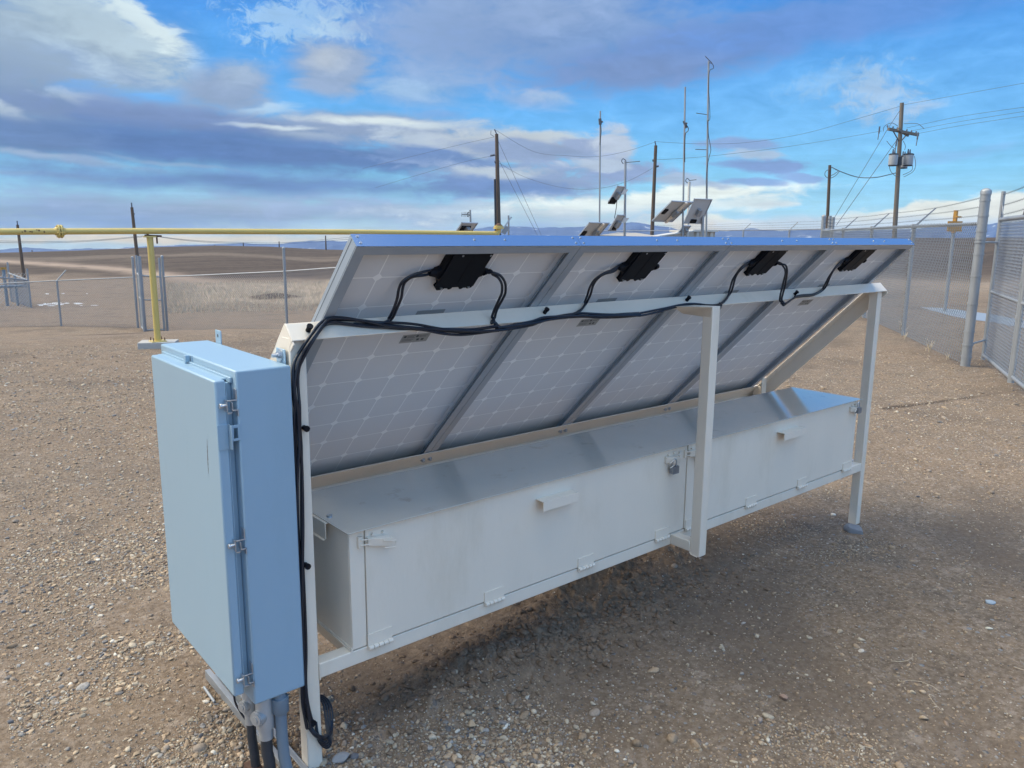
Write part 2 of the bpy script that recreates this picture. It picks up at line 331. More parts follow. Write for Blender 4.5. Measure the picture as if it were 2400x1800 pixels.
# ------------------------------------------------------------------ numpy noise
def _h(ix,iy,s): 
    n=(ix*374761393+iy*668265263+s*974634777)&0xffffffff
    n=((n^(n>>13))*1274126177)&0xffffffff
    return ((n^(n>>16))&0xffff)/65535.
def vnoise(x,y,s=0):
    x=np.asarray(x,float);y=np.asarray(y,float)
    ix=np.floor(x).astype(np.int64);iy=np.floor(y).astype(np.int64);fx=x-ix;fy=y-iy
    fx=fx*fx*(3-2*fx);fy=fy*fy*(3-2*fy)
    return (_h(ix,iy,s)*(1-fx)+_h(ix+1,iy,s)*fx)*(1-fy)+(_h(ix,iy+1,s)*(1-fx)+_h(ix+1,iy+1,s)*fx)*fy
def fbm(x,y,o=4,s=0,g=.5):
    a=0;w=1;tw=0
    for i in range(o): a=a+w*vnoise(x*2**i+i*17.3,y*2**i-i*9.1,s+i);tw+=w;w*=g
    return a/tw
def sst(x,a,b):
    t=np.clip((np.asarray(x,float)-a)/(b-a),0,1); return t*t*(3-2*t)
# ------------------------------------------------------------------ terrain
def polar(x,y):
    dx,dy=np.asarray(x)-CAM[0],np.asarray(y)-CAM[1]
    D=np.hypot(dx,dy); a=np.arctan2(dx*math.cos(YAW)-dy*math.sin(YAW),dx*math.sin(YAW)+dy*math.cos(YAW))
    return D,a
def Hbase(x,y):
    D,a=polar(x,y)
    wl=1-sst(a,-.26,-.06); wl=np.where(a<-1.3,wl*(1-sst(-a,1.3,2.0)),wl)
    lo=np.interp(D,[0,16.5,39,60,90,150,182,240,600,3500],[0,0,-2.55,-3.0,-3.1,-3.0,0,0,0,0])
    lo2=np.where(D<150,lo,-3.0)
    z=wl*np.where(D<150,lo,lo2)
    crest=np.interp(a,[-1.2,-.581,-.50,-.42,-.357,-.30,-.236,-.15,0,.27,.55,.9],[-2.6,-2.8,-2.3,-1.5,-1.15,-1.35,-2.0,-2.2,-1.,1.4,2.25,2.0])
    t=sst(D,85,178); z=z*(1-t)+crest*t
    z=np.where(D>182,crest-(D-182)*.035*sst(D,182,260),z); z=np.where(D>900,np.minimum(z,-60),z)
    return z
def Hloc(x,y):
    x=np.asarray(x,float);y=np.asarray(y,float); D,a=polar(x,y)
    z=Hbase(x,y)
    near=1-sst(D,14,30)
    z=z+near*((fbm(x*.9,y*.9,3,5)-.5)*.05+(fbm(x*5,y*5,4,9)-.5)*.018)
    # loose spoil heaped beneath the battery box, with clods
    def g(cx,cy,rx,ry,h): return h*np.exp(-(((x-cx)/rx)**2+((y-cy)/ry)**2))
    m=g(1.0,.12,.55,.22,.11)+g(1.9,.45,.6,.28,.12)+g(.55,-.02,.3,.16,.05)+g(2.8,.5,.5,.3,.05)
    z=z+m*(.55+.9*fbm(x*7,y*7,4,21))+np.clip(m*9,0,1)*.045*(fbm(x*24,y*24,3,31)-.5)
    z=z-g(1.45,-.12,.2,.12,.03)
    # wheel rut near the open gate and low dirt ridge
    z=z-.04*np.exp(-((x-7.4)-(y-.2)*1.1)**2/.04)*np.exp(-((y+.6)**2)/.8)
    z=z+.05*(fbm(x*.25,y*.25,3,77)-.5)*sst(D,8,25)*8*(1-.5*sst(D,60,100))*.35
    # gate washout and dark spoil heap beyond the left fence
    hx,hy=at(648,693,62)[:2]; z=z+.42*np.exp(-(((x-hx)*math.cos(YAW)-(y-hy)*math.sin(YAW))/2.1)**2-(((x-hx)*math.sin(YAW)+(y-hy)*math.cos(YAW))/1.6)**2)
    return z
def gnd(px,py):
    """world point where the sight line through a pixel meets the terrain"""
    d=ray(px,py); Ds=np.geomspace(1.5,400,6000); P=CAM[None]+d[None]*(Ds/math.hypot(d[0],d[1]))[:,None]
    h=Hloc(P[:,0],P[:,1]); k=np.argmax(P[:,2]<=h)
    p=P[k]; return np.array([p[0],p[1],h[k]])
def hz(x,y): return float(Hloc(np.array([x]),np.array([y]))[0])
def build_ground():
    az=np.concatenate([np.linspace(-.66,.66,1000),np.linspace(.70,2*math.pi-.70,90)])
    rr=np.concatenate([np.linspace(.05,1.9,14),np.geomspace(2.0,22,480),np.geomspace(22.8,200,170),np.geomspace(206,1900,40)])
    A,R=np.meshgrid(az,rr); 
    X=CAM[0]+R*np.sin(A+YAW); Y=CAM[1]+R*np.cos(A+YAW); Z=Hloc(X,Y)
    na,nr=len(az),len(rr)
    v=np.stack([X.ravel(),Y.ravel(),Z.ravel()],1)
    i,j=np.meshgrid(np.arange(nr-1),np.arange(na),indexing='ij'); j2=(j+1)%na
    f=np.stack([i*na+j,(i+1)*na+j,(i+1)*na+j2,i*na+j2],-1).reshape(-1,4)[:,::-1]
    me=bpy.data.meshes.new('ground'); n=len(v); me.vertices.add(n); me.vertices.foreach_set('co',(v*K).ravel())
    me.loops.add(f.size); me.loops.foreach_set('vertex_index',f.ravel().astype(np.int32))
    me.polygons.add(len(f)); me.polygons.foreach_set('loop_start',np.arange(0,f.size,4,dtype=np.int32))
    me.polygons.foreach_set('use_smooth',np.ones(len(f),bool)); me.update(calc_edges=True)
    # land cover as attributes: field = ploughed soil, straw = dry grass, road = pale track, damp
    x,y=v[:,0],v[:,1]; D,a=polar(x,y)
    w=(fbm(x*.12,y*.12,4,3)-.5)
    px=1200+FPX*np.tan(np.clip(a,-1.2,1.2))
    Dp=D*np.cos(np.clip(a,-1.2,1.2))
    left=1-sst(a,-.2,.0)
    field=left*sst(Dp+w*14,84,92)+(1-left)*sst(Dp+w*10,34,50)
    straw=left*(sst(px,380,520)*sst(Dp+w*10,50,55)*(1-sst(Dp+w*12,74,84)))+ (1-left)*.35*sst(Dp+w*8,30,34)*(1-sst(Dp+w*8,36,42))
    straw=np.clip(straw+.25*left*sst(Dp+w*20,120,130)*(1-sst(Dp+w*20,132,142)),0,1)
    # pale track that crosses the left foreground field and climbs the slope
    tr=87+ (430-px)*.085; road=np.exp(-((Dp-tr+w*5)/6.)**2)*(1-sst(px,380,620))
    spoil_rut=np.exp(-(((x-at(648,693,62)[0])/2.4)**2+((y-at(648,693,62)[1])/2.)**2))
    wo=gnd(268,783); ux,uy=math.cos(YAW),-math.sin(YAW); la=(x-wo[0])*ux+(y-wo[1])*uy; lb=(x-wo[0])*uy*-1+(y-wo[1])*ux
    spoil_rut=np.maximum(spoil_rut,.75*np.exp(-((la/1.3)**2+(lb/1.6)**2)))  # dark oval painted for the washout by the left gate
    ra,rb=gnd(2075,958),gnd(2420,912); rd=(rb-ra)[:2]; rl=np.hypot(*rd); rd=rd/rl; t_=np.clip(((x-ra[0])*rd[0]+(y-ra[1])*rd[1]),0,rl); ds=np.hypot(x-ra[0]-rd[0]*t_,y-ra[1]-rd[1]*t_)
    spoil_rut=np.maximum(spoil_rut,(.62-.22*t_/rl)*np.exp(-(ds/(.07+.05*fbm(x*3,y*3,3,61)))**2)*(.5+fbm(x*2.2,y*2.2,3,62)))  # dark line painted along the wheel rut
    mound=np.clip(1.5*(np.exp(-(((x-1.2)/.9)**2+((y-.2)/.34)**2))+np.exp(-(((x-2.2)/1.)**2+((y-.5)/.45)**2))),0,1)
    for nm,arr in (('field',field),('straw',straw),('road',road),('spoil_rut',spoil_rut),('mound',mound)):
        at_=me.attributes.new(nm,'FLOAT','POINT'); at_.data.foreach_set('value',np.clip(arr,0,1).astype(np.float32))
    m=bpy.data.materials.new('gravel_ground'); m.use_nodes=True; t=m.node_tree; b=t.nodes['Principled BSDF']; L=t.links.new
    tc=N_(t,'ShaderNodeTexCoord')
    def ns(sc,det=6,ro=.6,di=0.):
        k=N_(t,'ShaderNodeTexNoise'); L(tc.outputs['Object'],k.inputs[0]); k.inputs['Scale'].default_value=sc; k.inputs['Detail'].default_value=det; k.inputs['Roughness'].default_value=ro; k.inputs['Distortion'].default_value=di; return k.outputs['Fac']
    def attr(nm):
        k=N_(t,'ShaderNodeAttribute'); k.attribute_name=nm; return k.outputs['Fac']
    def ramp(v,a,b_,lo=0,hi=1):
        k=N_(t,'ShaderNodeMapRange',interpolation_type='SMOOTHSTEP'); L(v,k.inputs[0]); k.inputs[1].default_value=a;k.inputs[2].default_value=b_;k.inputs[3].default_value=lo;k.inputs[4].default_value=hi; return k.outputs[0]
    big=ns(.45,5); mid=ns(3.2,6,.65); fin=ns(42,6,.7); vf=ns(160,3,.6)
    dirt=mixc(t,ramp(big,.38,.62),(.182,.130,.088),(.160,.125,.094))
    dirt=mixc(t,ramp(mid,.35,.7),dirt,(.232,.167,.112))
    dirt=mixc(t,ramp(fin,.42,.72,0,.75),dirt,(.34,.27,.21))
    dirt=mixc(t,ramp(fin,.5,.28,0,.5),dirt,(.075,.055,.042))
    def peb(scale,th0,th1,seed):
        mp=N_(t,'ShaderNodeMapping'); L(tc.outputs['Object'],mp.inputs[0]); mp.inputs['Location'].default_value=(seed,seed*2.,0)
        mp.inputs['Scale'].default_value=(1,1,.2)
        vo=N_(t,'ShaderNodeTexVoronoi'); L(mp.outputs[0],vo.inputs[0]); vo.inputs['Scale'].default_value=scale; vo.inputs['Randomness'].default_value=1
        sp=N_(t,'ShaderNodeSeparateColor'); L(vo.outputs['Color'],sp.inputs[0])
        rad=mth(t,'MULTIPLY_ADD',sp.outputs[0],.22,.12)
        msk=mth(t,'LESS_THAN',vo.outputs['Distance'],rad)
        on=mth(t,'GREATER_THAN',sp.outputs[1],th0)
        k=mth(t,'MULTIPLY',msk,on); 
        hgt=mth(t,'MULTIPLY',k,mth(t,'SUBTRACT',1.,mth(t,'DIVIDE',vo.outputs['Distance'],.36)))
        pc=N_(t,'ShaderNodeValToRGB'); L(sp.outputs[2],pc.inputs[0]); r=pc.color_ramp; r.interpolation='CONSTANT'
        cs=[(.34,.27,.20),(.24,.20,.17),(.42,.35,.27),(.16,.16,.165),(.30,.21,.14),(.50,.46,.40),(.27,.27,.27),(.38,.28,.19)]
        r.elements[0].color=(*cs[0],1); r.elements[1].position=.12; r.elements[1].color=(*cs[1],1)
        for i_,c_ in enumerate(cs[2:]): e=r.elements.new(.25+i_*.125); e.color=(*c_,1)
        return k,pc.outputs[0],hgt
    wfl=ns(7,8,.8); dirt=mixc(t,ramp(wfl,.55,.64,0,.8),dirt,(.36,.29,.23)); dirt=mixc(t,ramp(wfl,.44,.36,0,.6),dirt,(.095,.072,.056))
    k1,c1,h1=peb(70,.35,0,3.); k2,c2,h2=peb(26,.55,0,11.)
    col=mixc(t,k1,dirt,c1); col=mixc(t,k2,col,c2)
    # damp, darker soil patches
    col=mixc(t,ramp(ns(.8,5),.52,.66,0,.5),col,(.115,.090,.072))
    mdc=mixc(t,ramp(ns(24,5,.7),.35,.7),(.15,.105,.072),(.30,.22,.15)); col=mixc(t,mth(t,'MULTIPLY',attr('mound'),.75),col,mdc)
    fl=ns(1.2,7,.7); fcol=mixc(t,ramp(fl,.3,.7),(.055,.041,.032),(.098,.073,.055))
    mpw=N_(t,'ShaderNodeMapping'); L(tc.outputs['Object'],mpw.inputs[0]); mpw.inputs['Rotation'].default_value=(0,0,YAW-.12); mpw.inputs['Scale'].default_value=(.03,.5,1)
    fw=N_(t,'ShaderNodeTexNoise'); L(mpw.outputs[0],fw.inputs[0]); fw.inputs['Scale'].default_value=1.; fw.inputs['Detail'].default_value=5
    fcol=mixc(t,ramp(fw.outputs['Fac'],.45,.62,0,.5),fcol,(.125,.093,.070))
    col=mixc(t,attr('field'),col,fcol)
    scol=mixc(t,ramp(ns(2.2,8,.75),.35,.65),(.44,.36,.28),(.27,.20,.145)); col=mixc(t,attr('straw'),col,scol)
    col=mixc(t,mth(t,'MULTIPLY',attr('road'),ramp(ns(.6,5),.3,.5,.5,1)),col,(.33,.25,.19))
    col=mixc(t,ramp(attr('spoil_rut'),.35,.6,0,.9),col,(.075,.055,.042))
    L(col,b.inputs['Base Color']); b.inputs['Roughness'].default_value=.92; b.inputs['Specular IOR Level'].default_value=.2
    hh=mth(t,'ADD',mth(t,'MULTIPLY',h1,.7),mth(t,'MULTIPLY',h2,1.6)); hh=mth(t,'MULTIPLY_ADD',fin,.9,hh); hh=mth(t,'MULTIPLY_ADD',vf,.35,hh); hh=mth(t,'MULTIPLY_ADD',mid,1.2,hh)
    bp=N_(t,'ShaderNodeBump'); bp.inputs['Strength'].default_value=1.; bp.inputs['Distance'].default_value=.010; L(hh,bp.inputs['Height']); L(bp.outputs[0],b.inputs['Normal'])
    me.materials.append(m); o=bpy.data.objects.new('ground',me); COL.objects.link(o); o['kind']='structure'
    return o
build_ground()
def ico(sub_):
    import bmesh
    bm=bmesh.new(); bmesh.ops.create_icosphere(bm,subdivisions=sub_,radius=1); v=np.array([p.co[:] for p in bm.verts]); f=np.array([[q.index for q in p.verts] for p in bm.faces]); bm.free(); return v,f
def build_gravel():
    """loose stones lying on the near ground, one countless mass"""
    n=300000
    D=np.concatenate([rng.uniform(2.3,5.5,int(n*.62)),5.5+rng.power(.8,int(n*.38))*10.])
    a=rng.uniform(-.62,.62,len(D))
    x=CAM[0]+D*np.sin(a+YAW); y=CAM[1]+D*np.cos(a+YAW)
    # patchiness: rich on the left and beyond the far leg, thin on the packed dirt to the right
    pat=fbm(x*.8,y*.8,4,40); p2=fbm(x*3.,y*3.,3,50)
    lef=1-sst(x-.25*(y),-.1,.5)
    cl=np.exp(-(((x-.55)/.35)**2+((y+.35)/.3)**2))*1.3
    far=sst(D,5.6,7.)
    dens=.085+.90*lef*sst(pat+.5*(p2-.5),.32,.50)+.35*sst(pat+.5*(p2-.5),.50,.66)+cl+.50*far*(1-.85*sst(D,10,15.3))
    dens*= (1-.75*np.exp(-(((x+.9)/.9)**2+((y-2.2)/1.1)**2)))
    md=np.clip(2*np.exp(-(((x-1.3)/1.)**2+((y-.3)/.35)**2)),0,1); dens*=1-.75*md
    keep=rng.uniform(0,1,len(D))<np.clip(dens,0,1); x,y,D,lef,cl=[q_[keep] for q_ in (x,y,D,lef,cl)]
    m0=len(x)
    # dirt clods tumbled over the spoil heap
    nc_=4200; cx_=rng.normal(1.35,.70,nc_); cy_=rng.normal(.10,.13,nc_); x=np.concatenate([x,cx_]); y=np.concatenate([y,cy_]); D=np.concatenate([D,np.full(nc_,3.)]); lef=np.concatenate([lef,np.zeros(nc_)]); cl=np.concatenate([cl,np.zeros(nc_)])
    m=len(x); isc=np.arange(m)>=m0
    s=.0036+.0075*rng.power(.55,m)**1.0*rng.uniform(.4,1,m)
    bigp=.022+.11*lef+.10*np.clip(cl,0,1); isb=rng.uniform(0,1,m)<bigp*.8; s=np.where(isb,rng.uniform(.008,.0165,m),s); 
    s=np.where(rng.uniform(0,1,m)<.0016,rng.uniform(.019,.028,m),s); s*=np.where(D>6,np.clip(D/7,1,1.35),1)
    # never scatter into the base strut footprint
    s=np.where(isc,.0035+.020*rng.uniform(0,1,m)**5,s)
    order=np.argsort(-s); x,y,s,D,isc=x[order],y[order],s[order],D[order],isc[order]
    z=Hloc(x,y)
    nb=int((s>.0105).sum())
    V=[];Fc=[];Cc=[];off=0
    pal=np.array([(.38,.29,.20),(.27,.22,.175),(.42,.35,.26),(.22,.20,.185),(.34,.25,.17),(.58,.53,.45),(.30,.28,.26),(.42,.31,.21),(.25,.18,.13),(.13,.13,.14),(.46,.39,.30)])
    pw=np.array([3,3,2.4,1.2,2.2,.7,1.3,2,1.6,.45,1.6]);pw/=pw.sum()
    for lo,hi,sb in ((0,nb,2),(nb,len(x),1)):
        bv,bf=ico(sb); k=hi-lo
        if k<=0: continue
        sc=np.stack([rng.uniform(.75,1.35,k),rng.uniform(.6,1.0,k),rng.uniform(.38,.72,k)],1)*s[lo:hi,None]
        P=bv[None]*np.ones((k,1,1))
        # lumpy / angular: push along a few random planes
        for _ in range(8):
            d=rng.normal(size=(k,3)); d/=np.linalg.norm(d,axis=1)[:,None]; c=rng.uniform(.48,.88,k)
            t=np.einsum('kvi,ki->kv',P,d); ex=np.clip(t-c[:,None],0,None); P=P-ex[:,:,None]*d[:,None]
        P=P*sc[:,None]
        th=rng.uniform(0,6.28,k); ti=rng.uniform(-.35,.35,k)
        X_=P[:,:,0];Y_=P[:,:,1];Z_=P[:,:,2]
        Z2=Z_*np.cos(ti)[:,None]+X_*np.sin(ti)[:,None]; X2=X_*np.cos(ti)[:,None]-Z_*np.sin(ti)[:,None]
        X3=X2*np.cos(th)[:,None]-Y_*np.sin(th)[:,None]; Y3=X2*np.sin(th)[:,None]+Y_*np.cos(th)[:,None]
        Q=np.stack([X3+x[lo:hi,None],Y3+y[lo:hi,None],Z2+(z[lo:hi]+sc[:,2]*.28)[:,None]],-1)
        V.append(Q.reshape(-1,3)); nv=len(bv)
        Fc.append((bf[None]+(np.arange(k)*nv)[:,None,None]+off).reshape(-1,3)); off+=k*nv
        ci=rng.choice(len(pal),k,p=pw); cc=pal[ci]*rng.uniform(.8,1.3,(k,1)); cc=np.where(isc[lo:hi,None],np.array([[.21,.15,.105]])*rng.uniform(.75,1.2,(k,1)),cc); Cc.append(np.repeat(cc,nv,0))
    V=np.concatenate(V)*K;Fc=np.concatenate(Fc);Cc=np.concatenate(Cc)
    me=bpy.data.meshes.new('gravel'); me.vertices.add(len(V)); me.vertices.foreach_set('co',V.ravel())
    me.loops.add(Fc.size); me.loops.foreach_set('vertex_index',Fc.ravel().astype(np.int32)); me.polygons.add(len(Fc)); me.polygons.foreach_set('loop_start',np.arange(0,Fc.size,3,dtype=np.int32))
    me.polygons.foreach_set('use_smooth',np.ones(len(Fc),bool)); me.update(calc_edges=True)
    ca=me.color_attributes.new('tone','FLOAT_COLOR','POINT'); ca.data.foreach_set('color',np.concatenate([Cc,np.ones((len(Cc),1))],1).astype(np.float32).ravel())
    m=bpy.data.materials.new('stone'); m.use_nodes=True; t=m.node_tree; b=t.nodes['Principled BSDF']
    at_=N_(t,'ShaderNodeVertexColor'); at_.layer_name='tone'; tc=N_(t,'ShaderNodeTexCoord'); n=N_(t,'ShaderNodeTexNoise'); n.inputs['Scale'].default_value=150; n.inputs['Detail'].default_value=4; t.links.new(tc.outputs['Object'],n.inputs[0])
    g=mth(t,'MULTIPLY_ADD',n.outputs['Fac'],.8,.55); cb=N_(t,'ShaderNodeCombineColor')
    for i in range(3): t.links.new(g,cb.inputs[i])
    t.links.new(mixc(t,1.,at_.outputs[0],cb.outputs[0],'MULTIPLY'),b.inputs['Base Color']); b.inputs['Roughness'].default_value=.85; b.inputs['Specular IOR Level'].default_value=.15
    me.materials.append(m); o=bpy.data.objects.new('gravel',me); COL.objects.link(o)
    tagit(o,'loose tan and grey pebbles scattered over the packed dirt','gravel',None,'stuff')
build_gravel()
exec_later=[]
# ------------------------------------------------------------------ solar rack
TAU=.7868; CT,ST=math.cos(TAU),math.sin(TAU); TY,TZ=-.2237,1.9419
def pan(x,s,n): return np.array([x,TY+s*CT+n*ST,TZ-s*ST+n*CT])
def onpan(px,py,n=0.):
    Nn=np.array([0,ST,CT]); P0=np.array([0,TY,TZ])+Nn*n; d=ray(px,py); return CAM+d*((P0-CAM)@Nn)/(d@Nn)
def onflange(px,py,off):  # plane of the top beam's upper flange, lifted by off
    Sn=np.array([0,CT,-ST]); P0=np.array([0,TY,TZ])+Sn*(.3633-off); d=ray(px,py); return CAM+d*((P0-CAM)@Sn)/(d@Sn)
T=.0585; LX=4.163; ZR=.437
X0,X1=.002,4.2514; SB=.3633; WB=.0749; TH=.006
PX0=.137; PW=.9925; PD=.0525; PL=1.65
rk=thing('panel_rack','cream welded steel rack holding the four solar panels and the battery box','rack',(2.1,.2,0))
fr=MB().box(0,T,0,T,-.02,1.640); part('leg',fr,'cream',rk,bevel=.004)
part('leg',MB().box(LX,LX+T,0,T,-.02,1.640),'cream',rk,bevel=.004)
for xx in (0,LX): part('leg',MB().box(xx,xx+T,.835,.835+T,-.02,.85),'cream',rk,bevel=.004)
part('front_rail',MB().box(T,LX,0,T,ZR-T,ZR),'cream',rk,bevel=.004)
part('rear_rail',MB().box(T,LX,.44,.44+T,ZR-T,ZR),'cream',rk,bevel=.004)
for xx in (0,LX): part('side_rail',MB().box(xx+.001,xx+T-.001,T,.835,ZR-T,ZR),'cream',rk,bevel=.004)
for xx in (.207,1.5,2.9,3.94): part('cross_rail',MB().box(xx,xx+T,T,.44,ZR-T+.001,ZR-.001),'cream',rk,bevel=.004)
# middle post stands off the box on a welded bracket, clear of the ground
mx=2.0743; my=-.1827; zt=float(onp(1667,722,1,my)[2])
mp=part('middle_post',MB().box(mx,mx+T,my,my+T,.3635,zt),'cream',rk,bevel=.004)
part('bracket',MB().box(mx-.004,mx+T-.004,my+T,0,ZR-T+.002,ZR-.002),'cream',rk,bevel=.004)
yb=float(pan(0,SB,-WB)[1]); zb=float(pan(0,SB,-WB)[2])
part('bracket',MB().hexa([(mx,my+.01,zt-.05),(mx+T,my+.01,zt-.05),(mx+T,yb+.02,zb-.03),(mx,yb+.02,zb-.03),(mx-.002,my,zt+.006),(mx+T+.002,my,zt+.006),(mx+T+.002,yb+.005,zb+.012),(mx-.10,yb+.005,zb+.012)]),'cream',rk,bevel=.003)
# weld beads
wm=MB().tube([(mx-.001,my+T+.002,ZR-T),(mx-.002,my+T-.01,.368),(mx-.002,my+.01,.364)],.0028,6)
part('weld_bead',wm,'cream',rk,smooth=True); part('weld_bead',MB().tube([(T+.001,-.001,ZR+.002),(T+.002,-.002,ZR-T-.002)],.0028,6),'cream',rk,smooth=True)
bm_=MB().pbox(X0,X1,SB,SB+TH,-WB,0).pbox(X0,X1,SB+TH,SB+.085,-TH,0)
part('top_beam',bm_,'cream',rk,bevel=.003)
SBOT=1.53
lb=MB().pbox(X0+.01,X1-.01,SBOT,PL+.005,-TH,-.0005).pbox(X0+.01,X1-.01,PL+.005,PL+.005+TH,-WB,-.0005)
part('bottom_beam',lb,'cream',rk,bevel=.003)
for xa,xb in ((X0,X0+TH),(X1-TH,X1)):
    br=MB().pbox(xa,xb,SB+.004,PL,-WB-.014,.004); e0,e1=(xa,xa+.085) if xa<1 else (xb-.085,xb); br.pbox(e0,e1,SB+.09,PL,-.002,.004)
    part('side_brace',br,'cream',rk,bevel=.002)
# folded end plates where brace and beam meet
for xa in (X0-.001,X1-.004):
    part('end_plate',MB().prism([pan(xa,SB+.001,.0),pan(xa,SB+.001,-WB+.001),pan(xa,SB+.11,-WB+.001),pan(xa,SB+.11,.0)],(.005,0,0)),'cream',rk)
gp_=MB().box(4.13,4.19,.80,.806,.80,.93); part('gusset',gp_,'cream',rk)
bo=MB()
for k in (1,2,3):
    for dx in (-.022,.022):
        c=pan(PX0+k*.9953-.0015+dx,1.59,-TH); d=pan(0,0,-1)-pan(0,0,0); bo.cyl(c,c+d*.006,.013,n=12); bo.cyl(c+d*.006,c+d*.014,.008,n=6)
part('bolt',bo,'steel',rk,smooth=True,split=2)
b2=MB(); c=np.array([X0-.003,.047,1.585]); b2.cyl(c-np.array([.008,0,0]),c,.020,n=16).cyl(c-np.array([.020,0,0]),c-np.array([.008,0,0]),.011,n=6).cyl(c-np.array([.034,0,0]),c-np.array([.02,0,0]),.006,n=8)
# ------------------------------------------------------------------ solar panels
def solar_panel():
    x0=PX0; x1=PX0+PW
    rt=thing('solar_panel','','solar panel',pan((x0+x1)/2,PL,0),'solar panels bolted side by side on the rack')
    f=MB(); w=.0025; fl=.040
    f.pbox(x0,x1,PL-w,PL,0,PD).pbox(x0,x0+w,w,PL-w,0,PD).pbox(x1-w,x1,w,PL-w,0,PD)
    f.pbox(x0+w,x1-w,w,fl,0,w).pbox(x0+w,x1-w,PL-fl,PL-w,0,w).pbox(x0+w,x0+fl,fl,PL-fl,0,w).pbox(x1-fl,x1-w,fl,PL-fl,0,w)
    # inner retaining channel and front lip
    g=.010; n0,n1=PD-.020,PD-.011
    f.pbox(x0+w,x1-w,w,g,n0,n1).pbox(x0+w,x1-w,PL-g,PL-w,n0,n1).pbox(x0+w,x0+g,g,PL-g,n0,n1).pbox(x1-g,x1-w,g,PL-g,n0,n1)
    f.pbox(x0+w,x1-w,w,g,PD-.003,PD).pbox(x0+w,x1-w,PL-g,PL-w,PD-.003,PD).pbox(x0+w,x0+g,g,PL-g,PD-.003,PD).pbox(x1-g,x1-w,g,PL-g,PD-.003,PD)
    fo=part('frame',f,'alu',rt)
    sub('top_strip',MB().pbox(x0-.0005,x1+.0005,-.0006,w,-.0006,PD+.0006),'alu_gloss',fo)  # frame's own top face, tinted bluer and glossier for the sky's reflection
    gr=MB().pbox(x0-.0008,x0,.004,PL-.004,PD-.017,PD-.0155).pbox(x0-.0004,x0,.004,PL-.004,.0035,.005); sub('groove_shade',gr,'ink_shade',fo)  # dark raised strips stand for the shade in the frame's grooves
    sc=MB()
    for xx in (x0+.02,x0+.48,x0+.62,x1-.02):
        for nn in ((.014,.042) if xx in (x0+.02,x1-.02) else (.03,)):
            c=pan(xx,-.0006,nn); u=pan(0,-1,0)-pan(0,0,0); sc.cyl(c,c+u*.0025,.0048,n=10)
    sub('screw',sc,'steel',fo,smooth=True,split=1)
    ln=PD-.0105
    q=[pan(x0+.004,PL-.004,ln),pan(x1-.004,PL-.004,ln),pan(x1-.004,.004,ln),pan(x0+.004,.004,ln)]
    uv=[(.004,PL-.004),(PW-.004,PL-.004),(PW-.004,.004),(.004,.004)]
    link('backsheet',q,[(3,2,1,0)],M['cells'],rt,uv=uv)
    part('glass',MB().pbox(x0+.003,x1-.003,.003,PL-.003,ln+.0008,PD-.0032),'glass',rt)
    # junction box with notched lower edge
    o=[(.402,.030),(.594,.030),(.594,.135),(.606,.143),(.606,.180),(.594,.186),(.588,.243),(.570,.249),(.562,.243),(.549,.243),(.543,.250),(.534,.250),(.527,.238),(.497,.238),(.492,.248),(.481,.250),(.474,.242),(.462,.242),(.456,.250),(.432,.252),(.424,.245),(.430,.232),(.412,.190),(.396,.186),(.384,.172),(.384,.150),(.402,.140)]
    o=[(a-.0,b) for a,b in o]
    jb=MB().prism([pan(x0+a,b,ln-.0005) for a,b in o],(pan(0,0,-.024)-pan(0,0,0)))
    jb.pbox(x0+.412,x0+.585,.033,.228,ln-.031,ln-.0243)
    jb.pbox(x0+.50,x0+.503,.04,.22,ln-.0322,ln-.0308)
    j=part('junction_box',jb,'black',rt,bevel=.0015)
    gl=MB()
    for sx_,xx in ((-1,.384),(1,.606)):
        c=pan(x0+xx,.163,ln-.016); e=np.array([sx_*.022,0,0]); gl.cyl(c,c+e,.017,.011,12)
    sub('cable_gland',gl,'black',j,smooth=True,split=1)
    s2=MB()
    for xx,ss in ((.452,.062),(.578,.062),(.443,.236),(.566,.232)):
        c=pan(x0+xx,ss,ln-.0242); u=pan(0,0,-1)-pan(0,0,0); s2.cyl(c,c+u*.008,.0045,n=8)
    sub('screw',s2,'steel',j,smooth=True,split=1)
    lab=part('rating_label',MB().pbox(x0+.424,x0+.555,.395,.426,ln-.0010,ln-.0003),'label',rt)
    sub('print',MB().pbox(x0+.46,x0+.548,.417,.423,ln-.0014,ln-.0011).pbox(x0+.43,x0+.45,.419,.423,ln-.0014,ln-.0011),'ink_shade',lab)
    lab=part('certification_label',MB().pbox(x0+.424,x0+.555,.543,.595,ln-.0010,ln-.0003),'label',rt)
    pr=MB()
    for a,b,c_,d_ in ((.432,.444,.549,.562),(.49,.502,.549,.562),(.448,.484,.550,.552),(.448,.48,.556,.558),(.448,.486,.562,.564),(.43,.485,.572,.574),(.43,.478,.580,.582),(.506,.545,.552,.554),(.506,.54,.559,.561),(.50,.512,.572,.584),(.522,.534,.572,.584)): pr.pbox(x0+a,x0+b,c_,d_,ln-.0014,ln-.0011)
    sub('print',pr,'ink_shade',lab)
    return rt
sp0=solar_panel()
labs=['solar panel nearest the grey cabinet, its box wired by looping cables on both sides','second solar panel from the cabinet, cables leave its black box only on the left',
 'solar panel left of the middle post top with cable loops on both sides of its black box','solar panel farthest from the cabinet, at the end beside the chain link fence']
labs[2]='third solar panel from the cabinet, behind and right of the middle post'
sp0['label']=labs[0]
for k in (1,2,3): copy_tree(sp0,label=labs[k],shift=(k*.9953,0,0))
